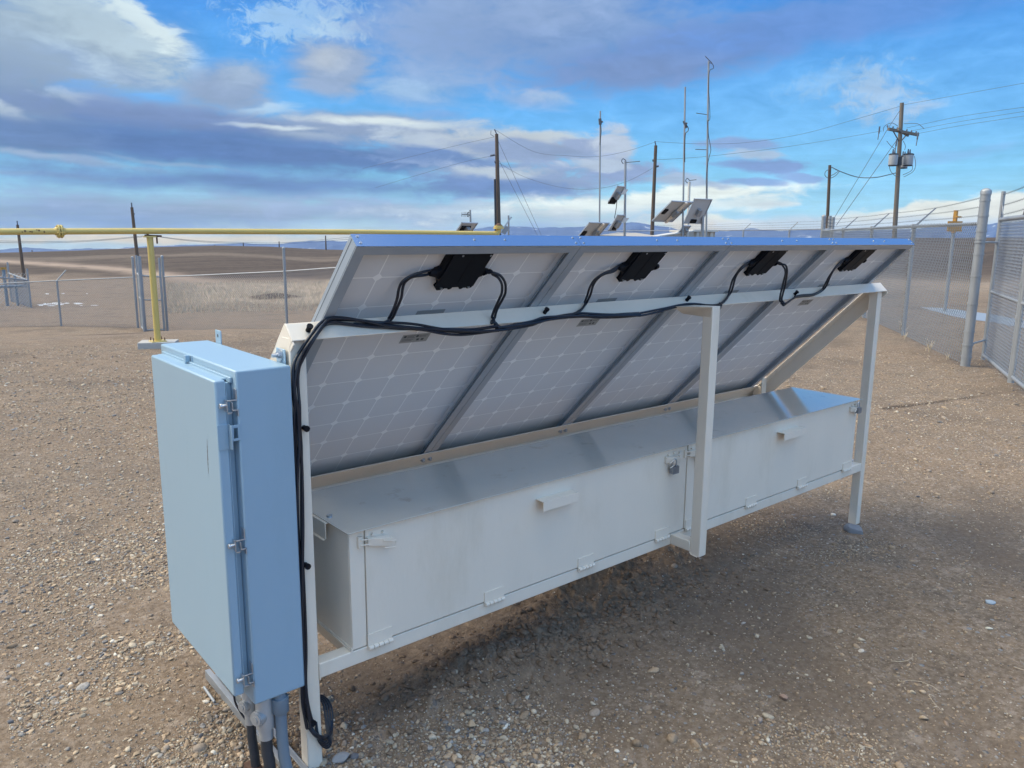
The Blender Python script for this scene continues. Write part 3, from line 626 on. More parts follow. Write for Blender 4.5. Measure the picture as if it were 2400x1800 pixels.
# ------------------------------------------------------------------ battery box
bb=thing('battery_box','long cream steel battery box with two hinged doors beneath the solar panels','battery box',(2.1,.25,ZR))
bx0,bx1,bz0,bz1=.196,4.02,ZR+.003,.911
B_=MB().box(bx0,bx1,.010,.49,bz0,bz1-.002).box(bx0,.2575,0,.010,bz0+.001,bz1-.004).box(2.160,2.176,.001,.010,bz0+.001,bz1-.004)
part('body',B_,'cream',bb,bevel=.003)
part('floor_lip',MB().box(bx0-.008,bx0-.001,-.004,.48,ZR+.001,ZR+.009).tube([(bx0-.002,0,ZR+.012),(bx0-.002,.47,ZR+.012)],.003,6),'cream',bb)
part('lid',MB().box(.178,4.035,-.024,.497,.9125,.9165),'lid',bb,bevel=.0015)
lp=MB().box(.168,.1725,.135,.49,.848,.9125).box(.1725,.196,.135,.49,.9075,.9118).box(.158,.168,.135,.49,.845,.848)
part('lid_lip',lp,'cream',bb,bevel=.002)
part('lid_bolt',MB().cyl((.209,.178,.9165),(.209,.178,.924),.011,n=10),'steel',bb,smooth=True)
def door(xa,xb,hx,hdl,lt):
    d=part('door',MB().box(xa,xb,-.0035,.0085,bz0+.004,bz1-.006),'cream',bb,bevel=.0015)
    for h in hx:
        p=MB().box(h,h+.106,-.0085,-.0036,ZR+.009,ZR+.050)
        z=ZR-.004; 
        for k in range(5): p.cyl((h+.001+k*.0212,-.0125,z),(h+.0200+k*.0212,-.0105,z),.0088,n=12)
        p.box(h,h+.106,-.0085,-.002,ZR+.001,ZR+.0085)
        sub('hinge',p,'cream',d,smooth=True)
    a,b=hdl
    hd=MB().box(a,b,-.052,-.0036,.838,.842).box(a,b,-.056,-.052,.797,.842); sub('handle',hd,'cream',d,bevel=.001)
    return d
d1=door(.2605,2.157,(.257,.819,1.378,1.938),(1.105,1.318),0)
d2=door(2.1795,4.012,(2.185,2.748,3.312,3.882),(3.03,3.262),0)
def latch(parent,xk,dr):
    m=MB(); z=.866
    m.box(xk-.030*dr if dr>0 else xk-.030*dr-.018, xk-.030*dr+.018 if dr>0 else xk-.030*dr, -.012,-.0005,z-.025,z+.02)
    a=sorted((xk+.008*dr,xk+.10*dr)); m.hexa([(a[0],-.016,z-.022),(a[1],-.034,z-.036),(a[1],-.0036,z-.030),(a[0],-.0036,z-.018),(a[0],-.020,z+.008),(a[1],-.040,z-.004),(a[1],-.0036,z+.0),(a[0],-.0036,z+.012)])
    m.tube([(xk-.022*dr,-.014,z-.012),(xk+.03*dr,-.018,z-.016),(xk+.03*dr,-.018,z+.004),(xk-.022*dr,-.014,z+.008)],.003,6)
    m.tube([(xk+.060*dr,-.036,z-.006),(xk+.108*dr,-.046,z-.014),(xk+.106*dr,-.046,z-.040),(xk+.064*dr,-.040,z-.034)],.003,6)
    m.cyl((xk+.03*dr,-.0036,z+.018),(xk+.03*dr,-.014,z+.018),.005,n=8).cyl((xk+.075*dr,-.0036,z+.016),(xk+.075*dr,-.016,z+.016),.005,n=8)
    return sub('latch',m,'cream',parent,bevel=.0008)
latch(d1,.2575,1); latch(d1,2.085,-1); latch(d2,2.172,1); latch(d2,4.0,-1)
def padlock(c,label,tilt=0):
    t=thing('padlock',label,'padlock',c,'padlocks hanging on the battery box latches')
    x,y,z=c
    bd=MB()
    for k in range(6): bd.box(x-.023,x+.023,y-.013,y+.013,z+.0065*k,z+.0065*k+.0058)
    bd.box(x-.0215,x+.0215,y-.0115,y+.0115,z+.001,z+.038)
    part('body',bd,'lock',t)
    part('shackle',MB().tube([(x-.014,y,z+.038)]+[(x-.014*math.cos(a),y,z+.060+.016*math.sin(a)) for a in np.linspace(0,math.pi,9)]+[(x+.014,y,z+.038)],.004,8),'steel',t,smooth=True)
padlock((2.036,-.030,.785),'grey laminated padlock on the latch left of the middle post')
padlock((3.975,-.030,.828),'small silver padlock by the far right corner of the battery box')
padlock((2.262,-.036,.800),'padlock half hidden behind the middle post on the second door')
# ------------------------------------------------------------------ grey cabinet
cb=thing('electrical_cabinet','tall pale grey blue steel cabinet bolted to the left end of the rack','cabinet',(-.10,.35,.392))
ca=(-.197,-.012,-.0316,.741,.392,1.5535)
part('body',MB().box(*ca),'cab',cb,bevel=.006)
part('gasket_flange',MB().box(-.2215,-.1975,.012,.69,.445,1.512).box(-.206,-.1975,-.004,.70,1.512,1.530),'cab',cb,bevel=.002)
part('drip_strip',MB().box(-.226,-.1975,.03,.68,1.518,1.5225),'cab',cb)
dr=part('door',MB().box(-.257,-.2218,-.0115,.66,.4366,1.5248),'cab',cb,bevel=.006,label='pale grey door with a dark vertical scratch')
# rust scratch with ragged edges
zs=np.linspace(1.198,1.318,15); sw=[.0006,.0012,.0018,.0012,.0026,.0016,.0030,.0020,.0016,.0024,.0014,.0018,.0008,.0010,.0003]
cy=[.099,.0985,.0975,.098,.0965,.0972,.095,.0955,.094,.0945,.093,.0928,.0915,.0905,.090]
v=[(-.2574,c-w,z) for c,w,z in zip(cy,sw,zs)]+[(-.2574,c+w,z) for c,w,z in zip(cy,sw,zs)]
f=[(i,i+1,i+16,i+15) for i in range(14)]
link('scratch',v,f,M['rust'],dr)
sub('door_edge_strip',MB().box(-.2225,-.2205,-.0122,-.0112,.47,1.49),'cab',dr)
def clamp(z):
    m=MB(); y=-.0316
    m.box(-.2005,-.197,y-.002,y+.022,z+.012,z+.046).box(-.232,-.1985,y-.006,y-.003,z+.010,z+.014)
    m.box(-.232,-.229,y-.006,y+.016,z-.024,z+.014).box(-.216,-.213,y-.008,y+.010,z-.020,z+.006)
    m.box(-.216,-.196,y-.008,y-.005,z-.022,z-.018).box(-.199,-.196,y-.008,y+.014,z-.040,z-.018).box(-.229,-.214,y-.004,y-.001,z-.030,z-.026)
    m.cyl((-.246,y+.006,z-.004),(-.226,y+.006,z-.004),.0055,n=10).cyl((-.250,y+.006,z-.004),(-.244,y+.006,z-.004),.0085,n=10)
    return part('door_clamp',m,'steel',cb,bevel=.0006)
for z in (1.450,.985,.505): clamp(z)
part('door_clamp',MB().box(-.216,-.200,.388,.408,1.530,1.552).cyl((-.213,.396,1.516),(-.213,.396,1.534),.004,n=8).box(-.2,-.196,.372,.380,1.512,1.552),'cab',cb,bevel=.001)
h=MB().box(-.2575,-.2235,-.0145,-.0118,1.300,1.384).prism([(-.2235,-.0145,1.384),(-.2235,-.042,1.380),(-.2235,-.042,1.304),(-.2235,-.0145,1.300)],(.003,0,0))
h.box(-.221,-.1935,-.0365,-.0335,1.372,1.382).box(-.221,-.1935,-.0365,-.0335,1.330,1.338).box(-.221,-.214,-.0365,-.0335,1.338,1.372).box(-.201,-.1935,-.0365,-.0335,1.338,1.372)
part('hasp',h,'cab',cb,bevel=.0008)
def lug(y0,y1,z0,z1,hole=True):
    yc=(y0+y1)/2
    m=MB().box(-.0118,-.0068,y0,y1,z0,z1)
    l=part('mounting_lug',m,'cab',cb,bevel=.003)
    if hole: sub('hole_shade',MB().cyl((-.0124,yc,z1-.022),(-.0119,yc,z1-.022),.007,n=12),'ink_shade',l)  # flat dark disc stands for the shade inside the hole
    return l
lug(.604,.662,1.50,1.604); lg=lug(.014,.083,1.50,1.600,False)
b3=MB(); c=np.array([-.0118,.047,1.578]); e=np.array([-1.,0,0]); b3.cyl(c,c+e*.004,.021,n=18).cyl(c+e*.004,c+e*.014,.012,n=6).cyl(c+e*.014,c+e*.030,.0065,n=10)
sub('bolt',b3,'steel',lg,smooth=True)
# ------------------------------------------------------------------ conduits and base strut
def conduit(name,label,x,y,r,ztop,fit,mt,bend=None,disc=True):
    t=thing(name,label,'conduit',(x,y,0),'conduits rising into the cabinet')
    zb_=fit
    if disc:
        p=MB().tube([(x,y,ztop),(x,y,ztop-.03),(x,y,zb_+.045),(x,y,zb_+.04),(x,y,zb_)],[r*1.15,r*1.55,r*1.6,r*1.25,r*1.25],18)
        fb=part('fitting',p,'cast',t,smooth=True)
        dn=np.array([-.93,-.36,.02]); dn/=np.linalg.norm(dn); c=np.array([x,y,(ztop+zb_)/2+.005])
        sub('cover',MB().cyl(c,c+dn*r*2.0,r*1.35,n=20).cyl(c+dn*r*2.0,c+dn*r*2.25,r*1.15,n=20).cyl(c+dn*r*2.25,c+dn*r*2.4,r*.55,n=12),'cast',fb,smooth=True)
        part('pipe',MB().tube([(x,y,zb_),(x,y,zb_-.06),(x+.004,y-.006,.12),(x+.006,y-.01,-.03)],r,18),mt,t,smooth=True)
    else:
        part('fitting',MB().tube([(x,y,ztop),(x,y,ztop-.02),(x,y,ztop-.022),(x,y,ztop-.075),(x,y,ztop-.085)],[r*1.05,r*1.05,r*1.45,r*1.45,r*1.05],18),mt,t,smooth=True)
        part('pipe',MB().tube([(x,y,ztop-.08),(x,y,.22),(x+.003,y-.002,.14),(x+.012,y-.008,.06),(x+.030,y-.018,-.03)],r,18),mt,t,smooth=True)
    return t
c1_=conduit('conduit','dark conduit with a small round cover plate, farthest back under the cabinet',-.166,.100,.0165,.3925,.245,'dark')
conduit('conduit','dark conduit with a large cast elbow cover, between the other two under the cabinet',-.141,.026,.0205,.3925,.215,'dark')
conduit('conduit','smooth blue grey plastic conduit nearest the rack leg under the cabinet',-.096,-.004,.0205,.3925,0,'pvc',disc=False)
cl=MB().cyl((-.19,.085,.055),(-.175,.075,.055),.018,n=14).box(-.19,-.145,.07,.13,.045,.075); part('clamp_bolt',cl,'rust',c1_,smooth=True)
st=MB().box(-.072,-.066,-.75,.893,.004,.046).box(-.066,-.002,-.75,.893,.004,.010).box(-.008,-.002,-.75,.893,.010,.046).box(-.066,-.050,-.75,.893,.040,.046).box(-.024,-.008,-.75,.893,.040,.046)
single('base_strut',st,'galv','galvanised steel channel lying on the ground under the cabinet','strut',bevel=.001)
single('loose_rod',MB().cyl((-.104,.815,.012),(-.108,.675,.012),.006,n=8),'galv','short galvanised rod lying in the gravel beside the steel channel','rod',smooth=True)
# ------------------------------------------------------------------ cable harness
def smooth_path(P,n=6):
    P=[np.array(p,float) for p in P]; Q=[]
    for i in range(len(P)-1):
        p0=P[max(i-1,0)];p1=P[i];p2=P[i+1];p3=P[min(i+2,len(P)-1)]
        for k in range(n):
            t=k/n; Q.append(.5*((2*p1)+(-p0+p2)*t+(2*p0-5*p1+4*p2-p3)*t*t+(-p0+3*p1-3*p2+p3)*t**3))
    Q.append(P[-1]); return Q
hn=thing('cable_harness','black cables looping from the panel boxes along the top beam and down the near leg','cable',onflange(1165,771,.01))
CR=.0052
def strands(P,n,rad,name,tw=1.2,ph=0.,flat=False):
    P=smooth_path(P)
    for k in range(n):
        m=MB(); Q=[]
        for i,p in enumerate(P):
            d=P[min(i+1,len(P)-1)]-P[max(i-1,0)]; d/=np.linalg.norm(d)+1e-9
            u=np.cross(d,[0,ST,CT] if flat else [.3,-.5,.8]); u/=np.linalg.norm(u); w=np.cross(d,u)
            a=ph+2*math.pi*k/n+tw*i/len(P)*3+.5*math.sin(i*.23+k*2.1); rr_=rad*(1+.22*math.sin(i*.31+k*1.7))
            Q.append(p+rr_*(math.cos(a)*u+math.sin(a)*w))
        part(name,m.tube(Q,CR,8),'cable',hn,smooth=True)
fl_=lambda px,py: onflange(px,py,.012)
hang=lambda px,py,n=-.012: onpan(px,py,n)
trunk=[(764,757),(798,752),(849,756),(903,762),(975,768),(1038,775),(1102,777),(1165,771),(1249,756),(1279,747),(1349,740),(1408,740),(1498,738),(1548,727),(1615,714),(1677,719)]
TR=[fl_(*p) for p in trunk]
down=[(737,783,-.03),(705,833,-.022),(694.5,871,-.020),(692,922,-.018),(695,964,-.017),(698,1027,-.014),(701,1091,-.013),(702,1226,-.013),(706,1353,-.013),(711,1522,-.013),(712,1600,-.013),(716,1660,-.014),(727,1706,-.016)]
DN=[onp(a,b,1,y) for a,b,y in down]
strands(DN[::-1]+TR[:8],5,.0105,'trunk_cable')
strands(TR[7:13],4,.0085,'trunk_cable')
strands(TR[12:]+[fl_(1690,712)],2,.0055,'trunk_cable')
def branch(pts,merge):
    P=[hang(*p) for p in pts[:-merge]]+[fl_(*p) for p in pts[-merge:]]
    strands(P,2,.0075,'branch_cable',tw=.5,ph=1.)
JBn=PD-.0265
def jbp(k,side): 
    p=pan(PX0+k*.9953+(.362 if side<0 else .628),.163,JBn); return p
def branch2(k,side,mid,end):
    P=[jbp(k,side)]+[hang(a,b,n) for a,b,n in mid]+[fl_(*p) for p in end]
    strands(P,2,.0075,'branch_cable',tw=.5,ph=1.)
def branch3(k,side,pts,foot):
    # route from the gland out along the measured curve, easing in depth down to the beam flange
    A_=jbp(k,side); B_=fl_(*pts[-foot]); da,db=np.linalg.norm(A_-CAM),np.linalg.norm(B_-CAM)
    q=pts[:-foot]; m=len(q); P=[A_]
    for i,(a_,b_) in enumerate(q[1:]):
        t_=(i+1)/m; t_=t_*t_*(3-2*t_); d=ray(a_,b_); P.append(CAM+d/np.linalg.norm(d)*(da*(1-t_)+db*t_-.045*math.sin(math.pi*min(1,(i+1)/m))-.008))
    P+=[fl_(*p) for p in pts[-foot:]]
    strands(P,2,.0072,'branch_cable',tw=.1,ph=0.,flat=True)
branch3(0,-1,[(1019,641),(990,640),(966,646),(948,661),(939,682),(934,702),(925,726),(913,748),(897,760),(860,757),(830,755)],4)
branch3(0,1,[(1135,639),(1153,639),(1170,648),(1181,665),(1181,684),(1174,700),(1162,724),(1156,744),(1158,758),(1175,769),(1215,763)],4)
branch3(1,-1,[(1455,631),(1436,633),(1416,640),(1398,655),(1386,675),(1379,693),(1371,711),(1358,729),(1338,740),(1296,746)],4)
branch3(2,-1,[(1752,620),(1740,625),(1730,636),(1723,650),(1717,667),(1709,688),(1696,706),(1675,717),(1640,717)],4)
branch3(2,1,[(1826,615),(1836,621),(1842,634),(1842,650),(1838,668),(1832,688),(1830,704),(1838,713),(1852,706),(1870,696),(1906,691)],5)
branch3(3,-1,[(1980,611),(1966,617),(1955,630),(1947,645),(1939,662),(1927,679),(1906,690),(1880,693),(1862,697)],4)
clp=MB()
def clip(c,n,r=.016):
    c=np.array(c); part('cable_clip',MB().cyl(c,c+np.array(n)*.02,.009,n=10).cyl(c+np.array(n)*.02,c+np.array(n)*.026,.011,n=10),'black',hn,smooth=True)
Sn=np.array([0,-CT,ST])
for px,py in ((722,775),(1276,733),(1609,704),(1862,690)): clip(onflange(px,py,.001),Sn)
for px,py in ((712,1002),(715,1323),(728,1688)): clip(onp(px,py,1,-.002),(0,-1,0))
# coil of spare cable behind the leg
cc=np.array(onp(752,1688,1,.03))
for k in range(4):
    R1,R2=.036+.005*k,.058+.008*k; ph=.35*k
    Q=[cc+np.array([R1*math.cos(a)+.006*k+.004*math.sin(3*a+ph),.058*math.sin(a+.8)+.004*k,R2*math.sin(a)-.005*k+.004*math.cos(2*a+ph)]) for a in np.linspace(0,2*math.pi,34)]
    part('coil_cable',MB().tube(Q,CR*.8,7),'cable',hn,smooth=True)
part('coil_cable',MB().tube(smooth_path([onp(727,1706,1,-.016),onp(740,1722,1,-.026),onp(757,1730,1,-.01),onp(772,1716,1,.03),onp(776,1690,1,.06)]),CR*1.6,8),'cable',hn,smooth=True)
part('tail_cable',MB().tube(smooth_path([(-.06,.03,.392),(-.05,.05,.36),(-.02,.07,.335),(.01,.09,.33)]),CR*.8,7),'cable',hn,smooth=True)
part('tail_cable',MB().tube(smooth_path([(-.205,.14,.40),(-.205,.14,.33),(-.19,.13,.28),(-.172,.11,.24)]),CR*.7,7),'cable',hn,smooth=True)
# ------------------------------------------------------------------ chain link
def chain(p0,p1,h,c=.045,r=.0023,zo=.03,over=.045):
    p0=np.array(p0,float);p1=np.array(p1,float); Ln=float(np.hypot(*(p1-p0)[:2])); u=(p1-p0)[:2]/Ln; nx=np.array([-u[1],u[0]])
    nw=int(Ln/c); ns=int((h+over)/c)
    I=np.arange(nw)[:,None]; Kk=np.arange(ns+1)[None]
    sx_=(I+((Kk+I)%2)*1.0)*c; 
    bx=p0[0]+u[0]*sx_; by=p0[1]+u[1]*sx_
    bz=(p0[2]+(p1[2]-p0[2])*sx_/Ln)+zo+Kk*c
    off=.003*(((Kk+I)%2)*2-1)+0*sx_
    P=np.stack([bx+nx[0]*off,by+nx[1]*off,bz],-1)
    vs=[]
    for k in range(3):
        a=2*math.pi*k/3; d=np.array([u[0]*math.cos(a)*r+nx[0]*math.sin(a)*r,u[1]*math.cos(a)*r+nx[1]*math.sin(a)*r,0]); vs.append(P+d)
    V=np.stack(vs,2).reshape(-1,3); idx=np.arange(nw*(ns+1)*3).reshape(nw,ns+1,3); F=[]
    for k in range(3):
        k2=(k+1)%3; F.append(np.stack([idx[:,:-1,k],idx[:,:-1,k2],idx[:,1:,k2],idx[:,1:,k]],-1).reshape(-1,4))
    return V,np.concatenate(F)
def chain_part(parent,segs,h,**k):
    Vs=[];Fs=[];o=0
    for a,b in segs:
        V,F=chain(a,b,h,**k); Vs.append(V);Fs.append(F+o);o+=len(V)
    return link('chain_mesh',np.concatenate(Vs),np.concatenate(Fs).tolist(),M['wire'],parent)
def barbed(pts,sp=.11,r=.0026):
    m=MB(); 
    for i in range(len(pts)-1):
        a,b=np.array(pts[i],float),np.array(pts[i+1],float); L_=np.linalg.norm(b-a); n=max(2,int(L_/.5)); sag=.012*L_
        Q=[a+(b-a)*t-np.array([0,0,sag*4*t*(1-t)*.25]) for t in np.linspace(0,1,n+1)]; m.tube(Q,r,5,False)
        nb=int(L_/sp); d=(b-a)/L_
        for k in range(nb):
            t=(k+.5)/nb; c=a+(b-a)*t-np.array([0,0,sag*t*(1-t)]); w=np.array([d[1],-d[0],0.]); 
            m.cyl(c+(w*.5+np.array([0,0,1]))*.018,c-(w*.5+np.array([0,0,1]))*.018,r*.7,n=3); m.cyl(c+(-w+d*.6)*.014,c-(-w+d*.6)*.014,r*.7,n=3)
    return m
def dome_post(m,p,h,r):
    x,y,z=p; m.tube([(x,y,z-.05),(x,y,z+h)],r,18,True)
    return m
def cap(p,h,r):
    x,y,z=p; return MB().tube([(x,y,z+h-.05),(x,y,z+h),(x,y,z+h+r*.22),(x,y,z+h+r*.45),(x,y,z+h+r*.62),(x,y,z+h+r*.7)],[r*1.1,r*1.1,r*1.02,r*.8,r*.45,r*.08],18)
def bands(p,r,zs):
    m=MB()
    for z_ in zs: m.cyl((p[0],p[1],p[2]+z_),(p[0],p[1],p[2]+z_+.028),r*1.09,n=18)
    return m
# right fence -------------------------------------------------------
R0=gnd(2262,858); ru=np.array([.797,.604,0]); rn=np.array([.604,-.797,0]); HF=float(onp(2274,523,1,R0[1])[2])*1.0
def rp_(k): 
    p=R0+ru*3.82*k; return np.array([p[0],p[1],hz(p[0],p[1])])
def railh(px,py,D): return float(at(px,py,D)[2])
D0=float(np.hypot(*(R0-CAM)[:2])); HR=railh(2272,524,D0)
TOPR=railh(2292,441,D0)
fe=thing('chain_link_fence','galvanised chain link fence with barbed wire receding on the right side','fence',R0)
posts=[rp_(k) for k in range(5)]
for k,p in enumerate(posts):
    if k in (0,4):
        hh_=TOPR-.05; r_=.070
        q=part('terminal_post',dome_post(MB(),p,hh_-p[2],r_),'galv',fe,smooth=True); sub('post_cap',cap(p,hh_-p[2],r_),'galv',q,smooth=True)
        if k==0: sub('tension_band',bands(p,r_,[(hh_-p[2])*q_ for q_ in (.05,.20,.36,.52,.645,.73,.775,.86,.945)]),'galv',q,smooth=True,split=1)
    else:
        q=part('line_post',MB().cyl((p[0],p[1],p[2]-.05),(p[0],p[1],HR-.01),.038),'galv',fe,smooth=True)
        sub('barb_arm',MB().hexa([tuple(p+np.array([0,0,HR-p[2]])+rn*a+ru*b+np.array([0,0,c])) for a,b,c in ((-.02,-.02,0),(.03,-.02,0),(.03,.02,0),(-.02,.02,0),(.34,-.012,.36),(.37,-.012,.36),(.37,.012,.36),(.34,.012,.36))]).cyl(p+np.array([0,0,HR-p[2]-.04]),p+np.array([0,0,HR-p[2]+.05]),.045),'galv',q)
part('top_rail',MB().tube([(p[0],p[1],HR) for p in posts],.026,12),'galv',fe,smooth=True)
chain_part(fe,[(posts[k]+rn*-.045,posts[k+1]+rn*-.045) for k in range(4)],HR-.02,c=.047,r=.0045)
for j,(a,zw) in enumerate(((.34,.36),(.22,.24),(.10,.12))):
    tz=[2.72,2.56,2.40][j]
    tz=railh((2280,2278,2276)[j],(461,483.5,504)[j],D0)
    pts=[posts[0]*np.array([1,1,0])+np.array([0,0,tz])]+[posts[k]*np.array([1,1,0])+np.array([0,0,HR+zw])+rn*a for k in (1,2,3)]+[posts[4]*np.array([1,1,0])+np.array([0,0,HR+zw])]
    part('barbed_wire',barbed(pts),'barb',fe)
# far side fence continuing left from the corner
far=thing('chain_link_fence','far stretch of chain link fence seen just above the solar panel frame','fence',posts[4])
fc_=posts[4]; pu=np.array([-.52,.85,0]); pu/=np.linalg.norm(pu)
fp=[fc_+np.array([-.9,-.35,0])]
def cl_px(px,D): 
    p=at(px,548,D); return np.array([p[0],p[1],hz(p[0],p[1])])
fp=[cl_px(1942,36.5)]+[cl_px(x_,d_) for x_,d_ in ((1850,40),(1742,44.5),(1600,51),(1400,62))]
part('terminal_post',MB().cyl(fp[0]-np.array([0,0,.05]),fp[0]+np.array([0,0,2.85]),.07),'galv',far,smooth=True)
q=cl_px(1950,36.0); part('terminal_post',MB().cyl(q-np.array([0,0,.05]),q+np.array([0,0,2.8]),.07),'galv',far,smooth=True)
for p in fp[1:]: part('line_post',MB().cyl(p-np.array([0,0,.05]),p+np.array([0,0,2.3]),.04).cyl(p+np.array([0,0,2.3]),p+np.array([.25,-.25,2.65]),.02),'galv',far,smooth=True)
part('top_rail',MB().tube([p+np.array([0,0,2.3]) for p in fp]+[],.026,8),'galv',far,smooth=True)
part('top_rail',MB().tube([fp[0]+np.array([0,0,2.3]),posts[4]*np.array([1,1,0])+np.array([0,0,HR])],.026,8),'galv',far,smooth=True)
chain_part(far,[(fp[k],fp[k+1]) for k in range(4)]+[(fp[0],posts[4])],2.28,c=.09,r=.004)
for zz in (2.42,2.54,2.66): part('barbed_wire',barbed([posts[4]*np.array([1,1,0])+np.array([0,0,zz])]+[p+np.array([.1,-.1,zz]) for p in fp],sp=.3,r=.004),'barb',far)
# right gates -------------------------------------------------------
g0=gnd(2303,846); g1=gnd(2366,897); gd=(g1-g0); gd[2]=0; gl_=np.linalg.norm(gd); gd/=gl_
Dg=float(np.hypot(*(g0-CAM)[:2])); GT=railh(2325,449,Dg); GR=railh(2330,515,Dg); GM=railh(2306,683,Dg)
def gate(name,label,a,b,extra,swing_low):
    t=thing(name,label,'gate',a,'leaves of the right hand gate')
    zl=a[2]+.10
    part('frame_tube',MB().cyl((a[0],a[1],zl-.08),(a[0],a[1],GT),.030).cyl((b[0],b[1],zl-.12),(b[0],b[1],GT+.02),.030),'galv',t,smooth=True,split=1)
    part('frame_rail',MB().cyl((a[0],a[1],zl),(b[0],b[1],zl),.027).cyl((a[0],a[1],GR),(b[0],b[1],GR),.027).cyl((a[0],a[1],GM),(b[0],b[1],GM),.022),'galv',t,smooth=True,split=1)
    part('brace_rod',MB().cyl((a[0],a[1],GR+.27),tuple(a[:2]+(b-a)[:2]*.12)+(GR+.01,),.007).cyl((b[0],b[1],GR+.52),tuple(b[:2]-(b-a)[:2]*.25)+(GR+.01,),.010),'galv',t,smooth=True,split=1)
    chain_part(t,[(np.array([a[0],a[1],zl-.02])+gd*.04,np.array([b[0],b[1],zl-.02])-gd*.03)],GR-zl,c=.047,r=.0045,zo=.0,over=.09)
    for zz in (GT-.05,GT-.22,GT-.37): part('barbed_wire',barbed([(a[0],a[1],zz),(b[0],b[1],zz+.05)]),'barb',t)
    return t
gt=gate('gate_leaf','chain link gate leaf hung on the thick round fence post on the right',g0,g1,None,0)
hg=MB()
for zz in (.34,1.93):
    c=np.array([R0[0],R0[1],R0[2]+zz]); e=np.array([g0[0],g0[1],c[2]]); d=(e-c)/np.linalg.norm(e-c)
    hg.cyl(c-np.array([0,0,.012]),c+np.array([0,0,.012]),.080,n=18); hg.cyl(c+d*.07,e,.016,n=8); hg.cyl(e-np.array([0,0,.03]),e+np.array([0,0,.03]),.036,n=14); m_=c+d*.16; hg.cyl(m_-np.array([0,0,.09]),m_+np.array([0,0,.10]),.013,n=8)
part('hinge',hg,'galv',gt,smooth=True,split=4)
gb=MB()
for zz in (.9,1.35,1.7): gb.cyl((g1[0],g1[1],zz),(g1[0],g1[1],zz+.05),.040,n=12)
part('latch_collar',gb,'galv',gt,smooth=True,split=1)
g2=g1+gd*.14; g3=g1+gd*2.1
gt2=gate('gate_leaf','second chain link gate leaf cut off by the right edge of the photo',np.array([g2[0],g2[1],hz(g2[0],g2[1])]),np.array([g3[0],g3[1],hz(g3[0],g3[1])]),None,0)
# ------------------------------------------------------------------ left fence
def lp_(px,py,D):
    p=at(px,py,D); return p
LF=[(-260,690,47),(-60,668,46.5),(133,658,44.),(314,650,41.5)]
def lfence(name,label,tops,extra_h,ends,c=.06,arms=()):
    P=[]
    for px,py,D in tops:
        p=at(px,py,D); b=np.array([p[0],p[1],hz(p[0],p[1])]); P.append((p,b))
    t=thing(name,label,'fence',P[0][1])
    part('top_rail',MB().tube([p for p,_ in P],.028,8),'galv',t,smooth=True)
    for k,(p,b) in enumerate(P):
        e=ends.get(k)
        if e:
            q=part('terminal_post',MB().cyl(b-np.array([0,0,.1]),(p[0],p[1],p[2]+e),.058),'galv',t,smooth=True); sub('post_cap',cap((p[0],p[1],0),p[2]+e,.058),'galv',q,smooth=True)
        else:
            m=MB().cyl(b-np.array([0,0,.1]),p,.046); 
            if k in arms: m.cyl(p,p+np.array([.42,-.1,.50]),.03)
            part('line_post',m,'galv',t,smooth=True)
    Vs=[];Fs=[];o=0
    for k in range(len(P)-1):
        a,b=P[k][1],P[k+1][1]; h=((P[k][0]-a)[2]+(P[k+1][0]-b)[2])/2
        # follow the rail: split so the mesh top stays level with it
        V,F=chain(a,b,h,c=c,r=.0060,zo=0,over=0); 
        s=np.clip(np.hypot(V[:,0]-a[0],V[:,1]-a[1])/np.hypot(*(b-a)[:2]),0,1); top=P[k][0][2]*(1-s)+P[k+1][0][2]*s; bot=a[2]*(1-s)+b[2]*s
        V[:,2]=bot+(V[:,2]-bot)/h*(top-bot); Vs.append(V);Fs.append(F+o);o+=len(V)
    link('chain_mesh',np.concatenate(Vs),np.concatenate(Fs).tolist(),M['wire'],t)
    return t,P
tl,PL_=lfence('chain_link_fence','low left stretch of chain link fence with a bent barbed wire arm',LF,.0,{3:.95},arms=(1,2))
tr_,PR_=lfence('chain_link_fence','chain link fence between the left gate and the solar rack',[(383,649,39.),(667,636,33.5),(860,622,30.5),(1100,604,28)],0,{0:.93,1:.95},arms=(2,))
# left gate: two leaves folded in
def lgate(label,pa,pb,Da,Db):
    A=at(*pa,Da);Bq=at(*pb,Db); ab=np.array([A[0],A[1],hz(A[0],A[1])+.1]); bb_=np.array([Bq[0],Bq[1],hz(Bq[0],Bq[1])+.1])
    t=thing('gate_leaf',label,'gate',ab,'leaves of the left hand gate')
    part('frame_tube',MB().cyl(ab-np.array([0,0,.05]),A+np.array([0,0,.85]),.05).cyl(bb_-np.array([0,0,.05]),Bq+np.array([0,0,.85]),.05),'galv',t,smooth=True,split=1)
    ma,mb_=(A+ab)/2+np.array([0,0,.15]),(Bq+bb_)/2+np.array([0,0,.15])
    part('frame_rail',MB().cyl(A,Bq,.034).cyl(ab,bb_,.034).cyl(ma,mb_,.03),'galv',t,smooth=True,split=1)
    V,F=chain(ab,bb_,float(A[2]-ab[2]),c=.06,r=.0060,zo=0,over=0); link('chain_mesh',V,F.tolist(),M['wire'],t)
lgate('narrow gate leaf ajar between the left gate posts, left of the yellow support',(322,641),(328,648),41.0,36.5)
lgate('gate leaf behind the yellow pipe support post',(331,646),(376,649),38.5,38.8)
